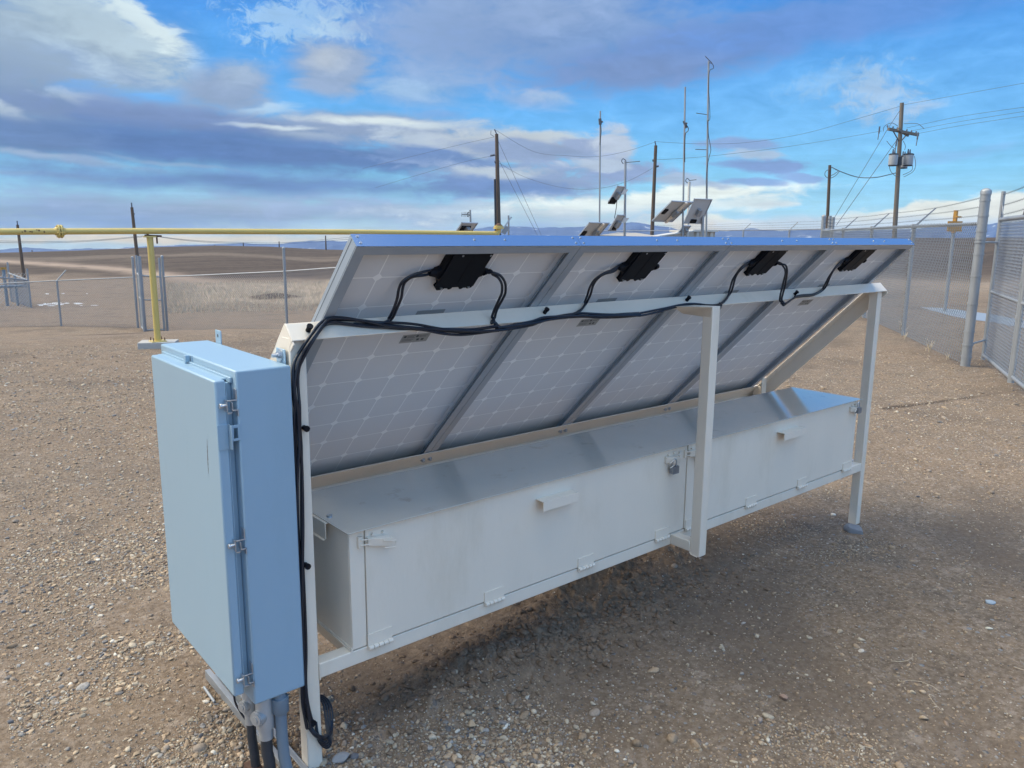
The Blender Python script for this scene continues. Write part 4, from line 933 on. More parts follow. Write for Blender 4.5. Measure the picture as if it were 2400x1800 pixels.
# far-left enclosure
en=thing('chain_link_enclosure','small chain link enclosure around grey valves at the far left edge','enclosure',(0,0,0))
A=at(66,657,60);Bq=at(-80,643,58);Cq=at(20,640,66)
for p in (A,Bq,Cq): part('post',MB().cyl((p[0],p[1],hz(p[0],p[1])-.1),p+np.array([0,0,.75]),.06),'galv',en,smooth=True)
part('top_rail',MB().tube([Bq,A,Cq],.05,8),'galv',en,smooth=True)
Vs=[];Fs=[];o=0
for a,b in ((Bq,A),(A,Cq)):
    a0=np.array([a[0],a[1],hz(a[0],a[1])]);b0=np.array([b[0],b[1],hz(b[0],b[1])]); V,F=chain(a0,b0,float(a[2]-a0[2]),c=.12,r=.012,zo=0,over=0); Vs.append(V);Fs.append(F+o);o+=len(V)
link('chain_mesh',np.concatenate(Vs),np.concatenate(Fs).tolist(),M['wire'],en)
p=at(8,632,62); g_=hz(p[0],p[1]); vl=MB().cyl((p[0],p[1],g_),p,.10).cyl((p[0]-.9,p[1],g_+1.3),(p[0]+1.2,p[1]-.2,g_+1.3),.09).cyl((p[0]+.6,p[1],g_),(p[0]+.6,p[1],g_+2.),.08)
part('valve_pipework',vl,'pvc',en,smooth=True)
part('marker_tag',MB().box(p[0]-.16,p[0]+.16,p[1]-.03,p[1]+.03,p[2]-.02,p[2]+.16),'marker',en)
# ------------------------------------------------------------------ yellow gas pipe
DS=14.7; yp=[at(-120,543.5,14.3),at(350,541.5,DS),at(800,543.5,15.6),at(1160,547.5,17.2)]
zy=[float(p[2]) for p in yp]
yt=thing('gas_pipe','long horizontal yellow gas pipe with a bolted flange crossing behind the cabinet','pipe',yp[0])
PR=.050
part('pipe',MB().tube(yp,PR,20),'yellow',yt,smooth=True)
def along(px):
    P=at(px,542,14.6); a,b=yp[0],yp[-1]
    best=min(np.linspace(0,1,2001),key=lambda s:abs(pxof(seg(s))-px)); return seg(best)
def seg(s):
    d=[np.linalg.norm(yp[i+1]-yp[i]) for i in range(3)]; tt=s*sum(d)
    for i in range(3):
        if tt<=d[i] or i==2: return yp[i]+(yp[i+1]-yp[i])*tt/d[i]
        tt-=d[i]
def pxof(P):
    P=P-CAM; return 1200+FPX*(P@Rv)/(P@Fv)
fq=along(140); du=(yp[1]-yp[0])/np.linalg.norm(yp[1]-yp[0])
fm=MB()
for s_ in (-.030,.008): fm.cyl(fq+du*s_,fq+du*(s_+.022),.105,n=24)
fm.cyl(fq-du*.075,fq-du*.03,PR*1.12,.075,20).cyl(fq+du*.03,fq+du*.075,.075,PR*1.12,20)
for k in range(8):
    a=2*math.pi*k/8+.2; w=np.array([-du[1],du[0],0]); o_=w*math.cos(a)*.085+np.array([0,0,1])*math.sin(a)*.085; fm.cyl(fq+o_-du*.05,fq+o_+du*.05,.011,n=6)
part('flange',fm,'yellow',yt,smooth=True)
rp2=MB()
for k in range(7):
    s0=along(52+k*8+random.uniform(-3,3)); w=np.array([-du[1],du[0],0]); sgn=-1 if (s0-CAM)@w>0 else 1
    a=random.uniform(-.2,.7); n_=w*sgn*math.cos(a)+np.array([0,0,1])*math.sin(a); cpt=s0+n_*(PR+.0006); t1=du*random.uniform(.006,.018); t2=np.cross(n_,du)*random.uniform(.008,.02)
    rp2.add([cpt-t1,cpt-t2,cpt+t1*1.3,cpt+t2],[(0,1,2,3)])
part('rust_flake',rp2,'rust',yt)
e=yp[3]; part('riser',MB().tube([e+du*-.02,e+du*.06,e+du*.09+np.array([0,0,.03]),e+du*.10+np.array([0,0,.10])],.055,16),'yellow',yt,smooth=True)
part('riser_flange',MB().cyl(e+du*.10+np.array([0,0,.10]),e+du*.10+np.array([0,0,.135]),.115,n=20).cyl(e+du*.10+np.array([0,0,.14]),e+du*.10+np.array([0,0,.17]),.10,n=20),'yellow',yt,smooth=True)
part('riser_cap',MB().tube([e+du*.10+np.array([0,0,z_]) for z_ in (.17,.19,.22)],[.08,.07,.02],12),'rust',yt,smooth=True)
# support
sb=gnd(380,813); sp_=yp[1]; sb=np.array([sp_[0],sp_[1],hz(sp_[0],sp_[1])])
su=thing('pipe_support','yellow steel post on a small concrete footing holding up the gas pipe','pipe support',sb)
ft=MB().box(-.30,.30,-.16,.24,-.04,.10); ca_,sa_=math.cos(-YAW+.25),math.sin(-YAW+.25)
ft.v=[(sb[0]+a*ca_-b*sa_,sb[1]+a*sa_+b*ca_,sb[2]+c) for a,b,c in ft.v]; part('footing',ft,'conc',su,bevel=.01)
part('base_plate',MB().box(sb[0]-.12,sb[0]+.12,sb[1]-.12,sb[1]+.12,sb[2]+.10,sb[2]+.115),'yellow',su)
bm2=MB()
for a,b in ((-.09,-.09),(.09,-.09),(-.09,.09),(.09,.09)): bm2.cyl((sb[0]+a,sb[1]+b,sb[2]+.11),(sb[0]+a,sb[1]+b,sb[2]+.17),.008,n=6)
part('anchor_bolt',bm2,'rust',su,split=1)
part('post',MB().cyl((sb[0],sb[1],sb[2]+.11),(sp_[0],sp_[1],sp_[2]-PR-.055),.052,n=20),'yellow',su,smooth=True)
tp=MB().box(sp_[0]-.09,sp_[0]+.09,sp_[1]-.06,sp_[1]+.06,sp_[2]-PR-.055,sp_[2]-PR-.030)
part('saddle',tp,'yellow',su)
w=np.array([-du[1],du[0],0]); q=sp_+du*.11
part('saddle_strap',MB().cyl(sp_-du*.08+np.array([0,0,-PR-.02]),q+du*.08+np.array([0,0,-PR-.035]),.014,n=8).cyl(q+np.array([0,0,-PR-.04]),q+np.array([0,0,-PR-.16]),.014,n=8).cyl(sp_-du*.03+np.array([0,0,-PR-.03]),sp_-du*.03+np.array([0,0,-PR+.005]),.02,n=8),'rust',su,smooth=True)
# ------------------------------------------------------------------ utility poles
def pole(name,label,top,D,r0,r1,m='wood',base=None,lean=(0,0),group='wooden utility poles'):
    t_=at(*top,D); b=np.array([t_[0]-lean[0],t_[1]-lean[1],0.]); b[2]=hz(b[0],b[1])
    t=thing(name,label,'utility pole',b,group)
    part('pole',MB().tube([b-np.array([0,0,.3]),b+(t_-b)*.5,t_],[r0,(r0+r1)/2,r1],14),m,t,smooth=True)
    return t,b,t_
PM,PMb,PMt=pole('utility_pole','tall utility pole carrying a crossarm and grey transformer cans',(2114,241),82,.22,.17,'greyw',lean=(-.48,.40))
def onpole(py,b=PMb,t=PMt):  # point on pole axis at image row
    best=None
    for s in np.linspace(0,1,400):
        P=b+(t-b)*s; Q=P-CAM; yy=900-FPX*(Q@Uv)/(Q@Fv)
        if best is None or abs(yy-py)<best[0]: best=(abs(yy-py),P)
    return best[1]
ca1=at(2078,303,80.5);ca2=at(2148,317,84.5); cm=onpole(309)
def beam(m,a,b,w,h):
    a=np.array(a);b=np.array(b);d=(b-a)/np.linalg.norm(b-a);s=np.cross(d,[0,0,1]);s/=np.linalg.norm(s);u=np.cross(s,d)
    return m.hexa([a-s*w-u*h,a+s*w-u*h,a+s*w+u*h,a-s*w+u*h,b-s*w-u*h,b+s*w-u*h,b+s*w+u*h,b-s*w+u*h])
cr=MB(); off=np.array([.12,.2,0])
beam(cr,ca1-off,ca2-off,.09,.12); beam(cr,ca1+off+np.array([.9,-.75,.04]),ca2+off-np.array([.5,-.4,-.02]),.09,.12)
X_=part('crossarm',cr,'greyw',PM,split=1)
part('arm_brace',MB().cyl(cm+(ca1-cm)*.55,onpole(335),.05,n=6).cyl(cm+(ca2-cm)*.45,onpole(335),.05,n=6),'greyw',PM,split=1)
ins=MB()
for s_ in (.02,.2,.34,.66,.82,.98):
    c=ca1+(ca2-ca1)*s_+np.array([0,0,.1]); ins.tube([c,c+np.array([0,0,.12]),c+np.array([0,0,.14]),c+np.array([0,0,.26])],[.03,.03,.09,.05],8)
sub('insulator',ins,'lw',X_,smooth=True,split=1)
for px_,py_,s_ in ((2061,306,.3),(2151,320,.5),(2101,336,.3)):
    c=at(px_,py_,81); part('fuse_cutout',MB().cyl(c+np.array([0,0,.35]),c-np.array([.05,0,.25]),.07,n=8).cyl(c-np.array([.05,0,.25]),c-np.array([.14,0,.8]),.04,n=6),'lw',PM,smooth=True)
def can(px0,px1,pyt,pyb,D):
    a=at((px0+px1)/2,pyt,D); b=at((px0+px1)/2,pyb,D); r=(px1-px0)/2/FPX*D*.93; x,y=a[0],a[1]
    t=part('transformer',MB().tube([(x,y,b[2]),(x,y,b[2]+.05),(x,y,a[2]-.06),(x,y,a[2])],[r*.93,r*.97,r,r],20),'tank',PM,smooth=True)
    sub('rim',MB().tube([(x,y,a[2]),(x,y,a[2]+.06),(x,y,a[2]+.12)],[r*1.07,r*1.07,r*.8],20),'dark',t,smooth=True); sub('base_ring',MB().cyl((x,y,b[2]-.08),(x,y,b[2]),r*.95,n=20),'dark',t,smooth=True)
    bs=MB()
    for s_ in (-.45,.45): bs.tube([(x+r*s_,y,a[2]+.08),(x+r*s_,y,a[2]+.30),(x+r*s_,y,a[2]+.5)],[.09,.07,.05],8)
    sub('bushing',bs,'lw',t,smooth=True,split=1)
can(2085,2104,363,387,81.2); can(2120,2140,363,387,82.6); can(2108,2128,368,393,84.)
part('transformer_bracket',MB().cyl(onpole(368),onpole(388),.27,n=14),'dark',PM)
jl=MB()
for pts in ([(2070,308),(2073,296),(2090,288),(2105,296)],[(2084,388),(2088,402),(2100,413),(2108,414)],[(2143,365),(2146,385),(2140,402),(2118,415)],[(2139,388),(2136,400),(2116,410)],[(2078,330),(2088,342),(2100,350)],[(2117,330),(2122,342),(2120,352)],[(2118,290),(2150,290),(2166,302)]): jl.tube(smooth_path([at(a,b,81.5) for a,b in pts],5),.025,5)
part('jumper_wire',jl,'lw',PM,smooth=True,split=1)
P3,P3b,P3t=pole('utility_pole','short wooden service pole left of the transformer pole with looped cables',(1945,387),80,.16,.13,'wood',lean=(-.27,.22))
jl=MB()
for pts in ([(1946,396),(1935,402),(1934,412),(1943,419)],[(1948,392),(1958,396),(1966,400)],[(1946,412),(1955,408),(1966,400)],[(1946,418),(1958,412),(1968,401)]): jl.tube(smooth_path([at(a,b,79.8) for a,b in pts],5),.03,5)
part('drip_loop',jl,'lw',P3,smooth=True,split=1)
P1,P1b,P1t=pole('utility_pole','dark utility pole left of the masts with two guy wires',(1164,314),82,.28,.17,'wood',lean=(-.24,.20))
part('pole_top_pin',MB().cyl(P1t,at(1159,303,82),.06,n=6).cyl(at(1149,365,82),at(1160,363,82),.10,n=8).tube([at(a,b,82) for a,b in ((1151,306),(1150,315),(1158,320))],.03,5).cyl(at(1159,380,82),at(1164,379,82),.14,n=8),'lw',P1,smooth=True)
part('riser_guard',MB().cyl(at(1160,420,81.6),at(1162,560,81.6),.11,n=8),'dark',P1,smooth=True)
P2_,P2b,P2t=pole('utility_pole','slender brown utility pole between the antenna masts',(1537,341),78,.20,.15,'wood')
part('pole_top_pin',MB().cyl(P2t,at(1535,331,78),.06,n=6).cyl(at(1529,376,78),at(1536,376,78),.11,n=8).cyl(at(1537,391,78),at(1544,389,78),.09,n=8),'lw',P2_,smooth=True)
def lpole(label,top,D,bot,Db):
    t_=at(*top,D); bb=gnd(*bot); b_=at(bot[0],bot[1],D*.995); b_=np.array([b_[0],b_[1],hz(b_[0],b_[1])-.2])
    t=thing('utility_pole',label,'utility pole',b_,'wooden utility poles')
    part('pole',MB().tube([b_,t_],[.16,.11],12),'wood',t,smooth=True)
    part('pole_top_pin',MB().cyl(t_,t_+np.array([0,0,.35]),.05,n=6).cyl(at(top[0],top[1]+16,D),at(top[0]+7,top[1]+15,D),.06,n=6),'lw',t,smooth=True)
lpole('leaning utility pole behind the left gate',(309,486),68,(327,632),68)
lpole('small utility pole at the left edge, standing beyond the track',(41,527),84,(56,645),84)
for i,(px_,py_,D_,h_) in enumerate(((763,552,190,0),(654,566,215,0),(570,569,240,0),(75,586,240,0),(503,574,260,0))):
    t_=at(px_,py_,D_); single('distant_pole',MB().cyl((t_[0],t_[1],hz(t_[0],t_[1])-.5),t_,.17,.12,6),'wood',['thin distant pole on the hill, nearest the solar panel corner','thin distant pole on the hill, second from the solar panel corner','thin distant pole on the hill, third from the solar panel corner','tiny distant pole on the skyline near the left edge','tiniest distant pole on the hill crest right of the yellow support'][i],'pole','distant poles on the hill')
# overhead wires
def wire(label,pts,r=.015,group='overhead wires'):
    P=smooth_path([at(a,b,D) for a,b,D in pts],6); single('overhead_wire',MB().tube(P,r,5),'lw',label,'wire',group,smooth=True)
wire('upper sagging wire between the dark pole with guys and the slender brown pole',[(1162,305,82),(1250,355,82),(1330,365,81),(1400,367,80),(1470,354,79),(1535,333,78)])
wire('lower sagging wire between the dark pole with guys and the slender brown pole',[(1165,379,82),(1230,415,82),(1320,440,81),(1400,442,80),(1470,425,79),(1533,392,78)])
wire('upper wire from the slender brown pole to the top of the transformer pole',[(1535,332,78),(1640,337,79),(1750,334,80),(1880,314,81),(2000,281,82),(2110,249,82)])
wire('lower wire from the slender brown pole to the crossarm',[(1530,375,78),(1640,368,79),(1800,350,80),(1940,329,81),(2066,307,81)])
wire('topmost wire leaving the transformer pole to the right',[(2116,246,82),(2260,220,78),(2460,184,72)])
wire('highest of the three crossarm wires leaving to the right',[(2125,300,82),(2250,273,78),(2460,243,72)])
wire('middle of the three crossarm wires leaving to the right',[(2140,306,83),(2250,285,79),(2460,252,73)])
wire('lowest of the three crossarm wires leaving to the right',[(2152,313,84),(2260,293,80),(2460,263,74)])
wire('thick service cable sagging between the short pole and the transformer pole',[(1950,392,80),(1970,402,80),(2010,415,81),(2050,416,81),(2085,409,82),(2107,403,82)],.04)
wire('faint upper wire running left from the dark pole with guys',[(1159,321,82),(1100,334,84),(1000,358,88),(850,395,95)],.014)
wire('faint lower wire running left from the dark pole with guys',[(1150,366,82),(1090,379,84),(1000,404,88),(880,440,95)],.014)
wire('upper guy wire of the dark pole',[(1166,327,82),(1271,556,80)],.020,'guy wires')
wire('lower guy wire of the dark pole',[(1166,369,82),(1262,556,80)],.020,'guy wires')
wire('upper guy wire of the transformer pole',[(2111,256,82),(2077,308,81.6),(2060,337,81.3),(1945,528,79)],.024,'guy wires')
wire('lower guy wire of the transformer pole',[(2100,331,82),(1960,528,79)],.028,'guy wires')
wire('low upper wire left of the yellow support',[(-40,564,75),(120,566,73),(230,562,71),(345,552,69)],.016)
wire('low lower wire left of the yellow support',[(-40,568,75),(120,569,73),(230,564,71),(345,554,69)],.016)
wire('low upper wire right of the yellow support',[(355,552,69),(450,563,75),(560,568,82),(680,568,90),(860,552,100)],.016)
wire('low lower wire right of the yellow support',[(355,553,69),(450,565,75),(560,571,82),(680,571,90),(860,557,100)],.016)
# ------------------------------------------------------------------ antenna masts
def vmast(label,top,bot,D,r,mt='galv'):
    t_=at(*top,D); b_=at(*bot,D); d=(b_-t_)/abs(b_[2]-t_[2]); b_=t_+d*(t_[2]-hz(t_[0],t_[1]))
    t=thing('antenna_mast',label,'mast',b_,'antenna masts beyond the solar rack')
    part('pole',MB().tube([b_,t_],[r,r*.85],10),mt,t,smooth=True)
    return t
def yagi(par,a,b,D,n=7,el=.16,rot=0):
    A_=at(*a,D);B2=at(*b,D); m=MB().cyl(A_,B2,.012,n=5); d=(B2-A_)/np.linalg.norm(B2-A_)
    e=np.array([0,0,1.]) if rot==0 else np.cross(d,[0,0,1])
    for k in range(n):
        c=A_+(B2-A_)*(.1+.9*k/(n-1)); m.cyl(c-e*el*(1-.05*k),c+e*el*(1-.05*k),.007,n=4)
    part('yagi_antenna',m,'barb',par)
def cablerun(par,pts,D,r=.012): part('coax_cable',MB().tube(smooth_path([at(a,b,D) for a,b in pts],5),r,5),'cable',par,smooth=True)
DM=27.
mA=vmast('plain thin mast left of the pair of small tilted panels',(1407,260),(1405,550),DM,.030)
part('clamp',MB().cyl(at(1404,283,DM),at(1413,286,DM),.03,n=6).cyl(at(1406,278,DM),at(1407,292,DM),.05,n=8),'barb',mA)
cablerun(mA,[(1408,290),(1409,310),(1406,340)],DM-.05)
mB=vmast('short mast carrying two small tilted panels and a boom to the right',(1466,377),(1464,550),DM-1,.042)
yagi(mB,(1466,381),(1500,378),DM-1,6,.03,1); cablerun(mB,[(1467,376),(1460,372),(1457,378),(1461,384)],DM-1.05)
mC=vmast('tall thin mast beside the wide tilted panel',(1606,204),(1600,550),DM-2,.030)
part('clamp',MB().cyl(at(1602,284,DM-2),at(1609,300,DM-2),.035,n=6).cyl(at(1604,288,DM-2),at(1611,290,DM-2),.03,n=6),'barb',mC); cablerun(mC,[(1608,292),(1613,300),(1612,308),(1606,318),(1605,380)],DM-2.05)
mD=vmast('tallest mast with three small antennas and a cable coiling round it',(1661,143),(1655,545),DM,.034)
yagi(mD,(1653,132),(1668,147),DM,6,.09,1); yagi(mD,(1660,269),(1632,265),DM,6,.04,1); yagi(mD,(1659,351),(1630,350),DM,5,.03,1)
cablerun(mD,[(1662,147),(1670,150),(1672,160),(1663,167),(1661,200),(1664,275),(1658,285),(1661,320),(1666,350),(1662,368),(1657,395),(1655,430),(1658,470)],DM-.06,.010)
mE=vmast('small mast with a comb antenna at the left, above the pipe end',(1102,492),(1104,548),24,.034)
yagi(mE,(1103,502),(1082,503),24,7,.09,0); cablerun(mE,[(1100,498),(1095,500),(1096,507),(1101,504)],23.9)
mF=vmast('bare stub mast right of the pipe end',(1192,505),(1192,550),22,.030)
mG=vmast('short pale mast with a small boom behind the tall thin mast',(1616,426),(1611,545),DM+1,.050,'shedw')
yagi(mG,(1616,423),(1632,421),DM+1,4,.05,1); cablerun(mG,[(1617,424),(1611,418),(1607,424),(1612,429)],DM+.9)
mH=vmast('thick short post holding the steep panel by the tan shed',(1648,478),(1646,545),DM-.5,.055)
# small panels facing the same way as the main array
def mini(label,ctr,D,w,l,tau=.72,yaw=0.,box=None,bar=None):
    c=at(*ctr,D); ct,st_=math.cos(tau),math.sin(tau); cy_,sy_=math.cos(yaw),math.sin(yaw)
    def mp_(x,s,n):
        X=x; Y=s*ct+n*st_; Z=-s*st_+n*ct; return (c[0]+X*cy_-Y*sy_,c[1]+X*sy_+Y*cy_,c[2]+Z)
    t=thing('small_solar_panel',label,'solar panel',c,'small solar panels on the masts')
    def bx(m,x0,x1,s0,s1,n0,n1): return m.hexa([mp_(*q_) for q_ in ((x0,s1,n0),(x1,s1,n0),(x1,s0,n0),(x0,s0,n0),(x0,s1,n1),(x1,s1,n1),(x1,s0,n1),(x0,s0,n1))])
    f=MB(); h=.035; g=.02
    bx(f,-w/2,w/2,-l/2,-l/2+g,0,h);bx(f,-w/2,w/2,l/2-g,l/2,0,h);bx(f,-w/2,-w/2+g,-l/2,l/2,0,h);bx(f,w/2-g,w/2,-l/2,l/2,0,h)
    part('frame',f,'alu',t); part('backsheet',bx(MB(),-w/2+.01,w/2-.01,-l/2+.01,l/2-.01,h-.01,h-.004),'white',t); part('glass',bx(MB(),-w/2+.01,w/2-.01,-l/2+.01,l/2-.01,h-.0035,h-.001),'glass',t)
    if box: part('junction_box',bx(MB(),box[0],box[1],box[2],box[3],h-.05,h-.01),'black',t)
    if bar: part('mount_bar',bx(MB(),bar[0],bar[1],-l/2,l/2,-.05,.0),'cream',t)
    part('mount_bracket',bx(MB(),-.06+ (bar[0] if bar else 0),.06+(bar[0] if bar else 0),-.1,.12,-.12,-.002),'galv',t)
mini('wide low panel on the plain thin mast, half hidden by the big array',(1389,543),DM-.4,.95,.85,box=(-.42,-.25,.0,.22),bar=(.12,.2))
mini('upper of the two small panels on the mast with the boom',(1446,456),DM-1.3,.36,.62,.9,box=(-.16,.15,.12,.36))
mini('lower of the two small panels on the mast with the boom',(1446,523),DM-1.3,.36,.62,.9,box=(-.05,.12,.0,.26))
mini('wide tilted panel on the tall thin mast right of the brown pole',(1576,497),DM-2.3,1.0,.95,.66,box=(-.42,-.28,-.1,.1),bar=(.1,.2))
mini('steep panel on the thick short post beside the tallest mast',(1636,496),DM-.8,.72,.90,1.0,-.25,box=(-.12,.1,.3,.42))
mini('little panel low on the short pale mast behind the tan shed roof',(1603,540),DM+.6,.42,.4,.8)
mini('little dark backed panel on the comb antenna mast',(1093,536),23.6,.6,.5,.7,box=(-.2,.12,-.1,.2))
mini('steep narrow panel seen edge on beside the bare stub mast',(1181,536),21.8,.25,.75,.95,.9)
# service links between the small panels and their mast
for lab_,a,b,c_ in (('white bracket plate behind the upper small panel',(1452,443),(1473,444),(1465,456)),('white bracket plate behind the lower small panel',(1452,510),(1475,511),(1466,522))):
    P=[at(*q_,DM-1.12) for q_ in (a,b,c_,(a[0]+5,c_[1]))]; single('mount_arm',MB().prism(P,(.02,.03,0)),'white',lab_,'bracket','mast bracket plates')
cablerun(mB,[(1446,471),(1444,490),(1440,512)],DM-1.3)
# ------------------------------------------------------------------ sheds
def shed(label,name,pl,pr,D1,D2,zr,depth,ribs=True):
    a=at(*pl,D1);b=at(*pr,D2); d=(b-a)*np.array([1,1,0]); L_=np.linalg.norm(d); d/=L_; nrm=np.array([-d[1],d[0],0]); 
    if (a-CAM)@nrm<0: nrm=-nrm
    z0=hz(a[0],a[1])-.2; zt=float(a[2])
    t=thing(name,label,'shed',(a[0],a[1],z0))
    A2=a*np.array([1,1,0]);B3=b*np.array([1,1,0])
    q=[A2,B3,B3+nrm*depth,A2+nrm*depth]
    part('wall',MB().hexa([p+np.array([0,0,z0]) for p in q]+[p+np.array([0,0,zt]) for p in q]),'shed',t)
    if ribs:
        m=MB(); n=int(L_/.22)
        for k in range(n):
            c=A2+d*(k+.5)*L_/n; m.hexa([c-d*.05-nrm*.03+np.array([0,0,z0]),c+d*.05-nrm*.03+np.array([0,0,z0]),c+d*.05+np.array([0,0,z0]),c-d*.05+np.array([0,0,z0]),c-d*.05-nrm*.03+np.array([0,0,zt-.02]),c+d*.05-nrm*.03+np.array([0,0,zt-.02]),c+d*.05+np.array([0,0,zt-.02]),c-d*.05+np.array([0,0,zt-.02])])
        part('wall_ribs',m,'shedw',t)
    rf=[A2-d*.08-nrm*.1,B3+d*.08-nrm*.1,B3+d*.08+nrm*(depth+.1),A2-d*.08+nrm*(depth+.1)]
    part('roof',MB().hexa([p+np.array([0,0,zt]) for p in rf]+[p+np.array([0,0,zt+.07]) for p in rf[:2]]+[p+np.array([0,0,zt+.07+zr]) for p in rf[2:]]),'shedw',t)
    return t
shed('small tan shed with ribbed sheet walls right of the tall masts','ribbed_shed',(1627,543),(1676,542),DM+2,DM+2.3,.0,2.2)
sh=thing('low_shed','low shed with a pale shallow roof between the masts, just above the panel edge','shed',at(1500,560,DM+6))
gA,gB,gC,gD=at(1405,551,DM+3),at(1450,544.5,DM+5.5),at(1492,545.5,DM+7.5),at(1560,556,DM+6)
rr_=[gA,gB,gC,gD]; part('roof',MB().prism(rr_,(0,0,-.10)),'shed',sh); z0=hz(gA[0],gA[1]); part('wall',MB().prism([p*np.array([1,1,0])+np.array([0,0,min(gA[2],gD[2])-.12]) for p in rr_],(0,0,-(min(gA[2],gD[2])-z0)+.1)),'shed',sh)
sh2=thing('tan_lean_to','tan lean to roof sloping left beside the ribbed shed','shed',at(1590,560,DM))
q_=[at(1545,553.5,DM-1),at(1626,541,DM+1.6),at(1626,556,DM+1.6),at(1545,562,DM-1)]
part('wall',MB().prism(q_,(.9,1.1,0)),'shed',sh2); part('fascia',MB().prism([at(1545,552.5,DM-1.05),at(1627,540,DM+1.55),at(1627,542.5,DM+1.55),at(1545,555,DM-1.05)],(1.,1.2,0)),'shedw',sh2)
# fill the lower walls down to the ground
zz=hz(q_[2][0],q_[2][1]); part('base_wall',MB().prism([q_[3],q_[2],np.array([q_[2][0],q_[2][1],zz]),np.array([q_[3][0],q_[3][1],zz])],(.9,1.1,0)),'shed',sh2)
# ------------------------------------------------------------------ pipeline marker behind the fence
mk=at(2241,493,24.5); mb0=np.array([mk[0],mk[1],hz(mk[0],mk[1])])
mt_=thing('pipeline_marker','weathered orange marker post with a square plate beyond the right fence','marker post',mb0)
part('post',MB().cyl(mb0-np.array([0,0,.1]),(mk[0],mk[1],mk[2]-.55),.045,n=10),'galv',mt_,smooth=True)
part('slat',MB().box(mk[0]-.05,mk[0]+.05,mk[1]-.04,mk[1]+.04,mk[2]-.60,mk[2]),'marker',mt_)
c=at(2240,508.5,24.4); c2=at(2238.5,531,24.4)
part('crosspiece',MB().box(c[0]-.13,c[0]+.13,c[1]-.10,c[1]-.04,c[2]-.02,c[2]+.02),'marker',mt_)
part('plate',MB().prism([c2+_R*a+np.array([0,0,b]) for a,b in ((-.19,-.13),(.19,-.13),(.19,.14),(-.19,.14))],(.02,.03,0)),'marker',mt_)
# ------------------------------------------------------------------ ice patch, snow patches
def patch(name,poly,kind_label,mt,dz=.012,jag=.0):
    c=[gnd(*p) for p in poly]; ctr=np.mean(c,0); P=[]
    n=len(c)
    for i in range(n):
        a,b=c[i],c[(i+1)%n]
        for k in range(6):
            t=k/6; p=a+(b-a)*t; r=(fbm(np.array([p[0]*2.3]),np.array([p[1]*2.3]),3,9)[0]-.5)*jag; d=p-ctr; d[2]=0; p=p+d*r; P.append([p[0],p[1],hz(p[0],p[1])+dz])
    # refine as a fan of rings so the sheet hugs the ground
    V=[];R_=8; m=len(P)
    for k in range(R_+1):
        s=k/R_
        for p in P:
            x=ctr[0]+(p[0]-ctr[0])*s; y=ctr[1]+(p[1]-ctr[1])*s; V.append((x,y,hz(x,y)+dz*(1-.6*(k==R_))))
    F=[(k*m+i,k*m+(i+1)%m,(k+1)*m+(i+1)%m,(k+1)*m+i) for k in range(1,R_) for i in range(m)]+[(0,m+(i+1)%m,m+i) for i in range(m)]
    o=link(name,V,F,mt,None,smooth=True); o['kind']='structure'; return o
ice=mat('old_ice',(.25,.285,.33),.5,var=.12,vs=2.5,spec=.5,stain=(.28,.26,.25),stain_s=3.,stain_t=(.55,.7)); snow=mat('snow',(.55,.56,.58),.7,var=.05)
patch('ice',[(2158,721),(2200,722),(2250,727),(2330,738),(2400,752),(2440,760),(2440,778),(2400,770),(2330,756),(2270,749),(2215,737)],'',ice,.015,.10)
for k_ in range(22):
    cx_=random.choice([random.gauss(118,16),random.gauss(172,14),random.gauss(150,26)]); cy_=random.gauss(714,2.4) if k_<18 else random.uniform(683,690); rx_=random.uniform(4,15) if k_<18 else random.uniform(2,5); ry_=random.uniform(.5,1.5)
    patch('snow',[(cx_+rx_*math.cos(t_)*random.uniform(.6,1.1),cy_+ry_*math.sin(t_)*random.uniform(.5,1.2)) for t_ in np.linspace(0,2*math.pi,8)[:-1][::-1]],'',snow,.02,.4)
# ------------------------------------------------------------------ rocks and straws
def rock(label,px,py,s,col,seed,sc=(1,.8,.6),cat='rock'):
    v,f=ico(3); r=np.random.default_rng(seed)
    for _ in range(9):
        d=r.normal(size=3); d/=np.linalg.norm(d); c=r.uniform(.45,.8); t=v@d; v=v-np.clip(t-c,0,None)[:,None]*d
    v=v+.05*(fbm(v[:,0]*4+v[:,2]*3,v[:,1]*4,3,seed)-.5)[:,None]*v
    th=r.uniform(0,6.28); v=v*np.array(sc)*s; x=v[:,0]*math.cos(th)-v[:,1]*math.sin(th); y=v[:,0]*math.sin(th)+v[:,1]*math.cos(th)
    g=gnd(px,py); v=np.stack([x+g[0],y+g[1],v[:,2]+g[2]+s*sc[2]*.35],1)
    o=link('rock',v,f.tolist(),mat('rock_surface',col,.8,var=.25,vs=30,bump=.5,bs=70),None); tagit(o,label,cat)
rock('fist sized blue grey rock in front of the far rack leg',2004,1247,.08,(.20,.21,.23),3,(1,.75,.55))
rock('flat pale blue stone near the right edge with a straw beside it',2320,1412,.036,(.34,.40,.46),4,(1,.8,.35))
rock('smooth brown cobble on the bare dirt at lower right',1836,1638,.024,(.30,.20,.15),5,(1,.8,.6))
rock('pale chipped stone left of the flat blue stone at right',2018,1527,.017,(.55,.48,.40),6)
rock('cream stone below the flat blue stone at right',2318,1475,.019,(.58,.54,.44),7,(1,.6,.5))
rock('cracked grey cobble beside the near leg at the bottom edge',801,1783,.036,(.34,.32,.31),8)
rock('tan cobble in the gravel heap right of the near leg',1106,1702,.024,(.46,.34,.22),9)
rock('oval grey pebble standing out on the dirt at bottom',1782,1693,.017,(.30,.25,.22),10,(.8,.7,.9))
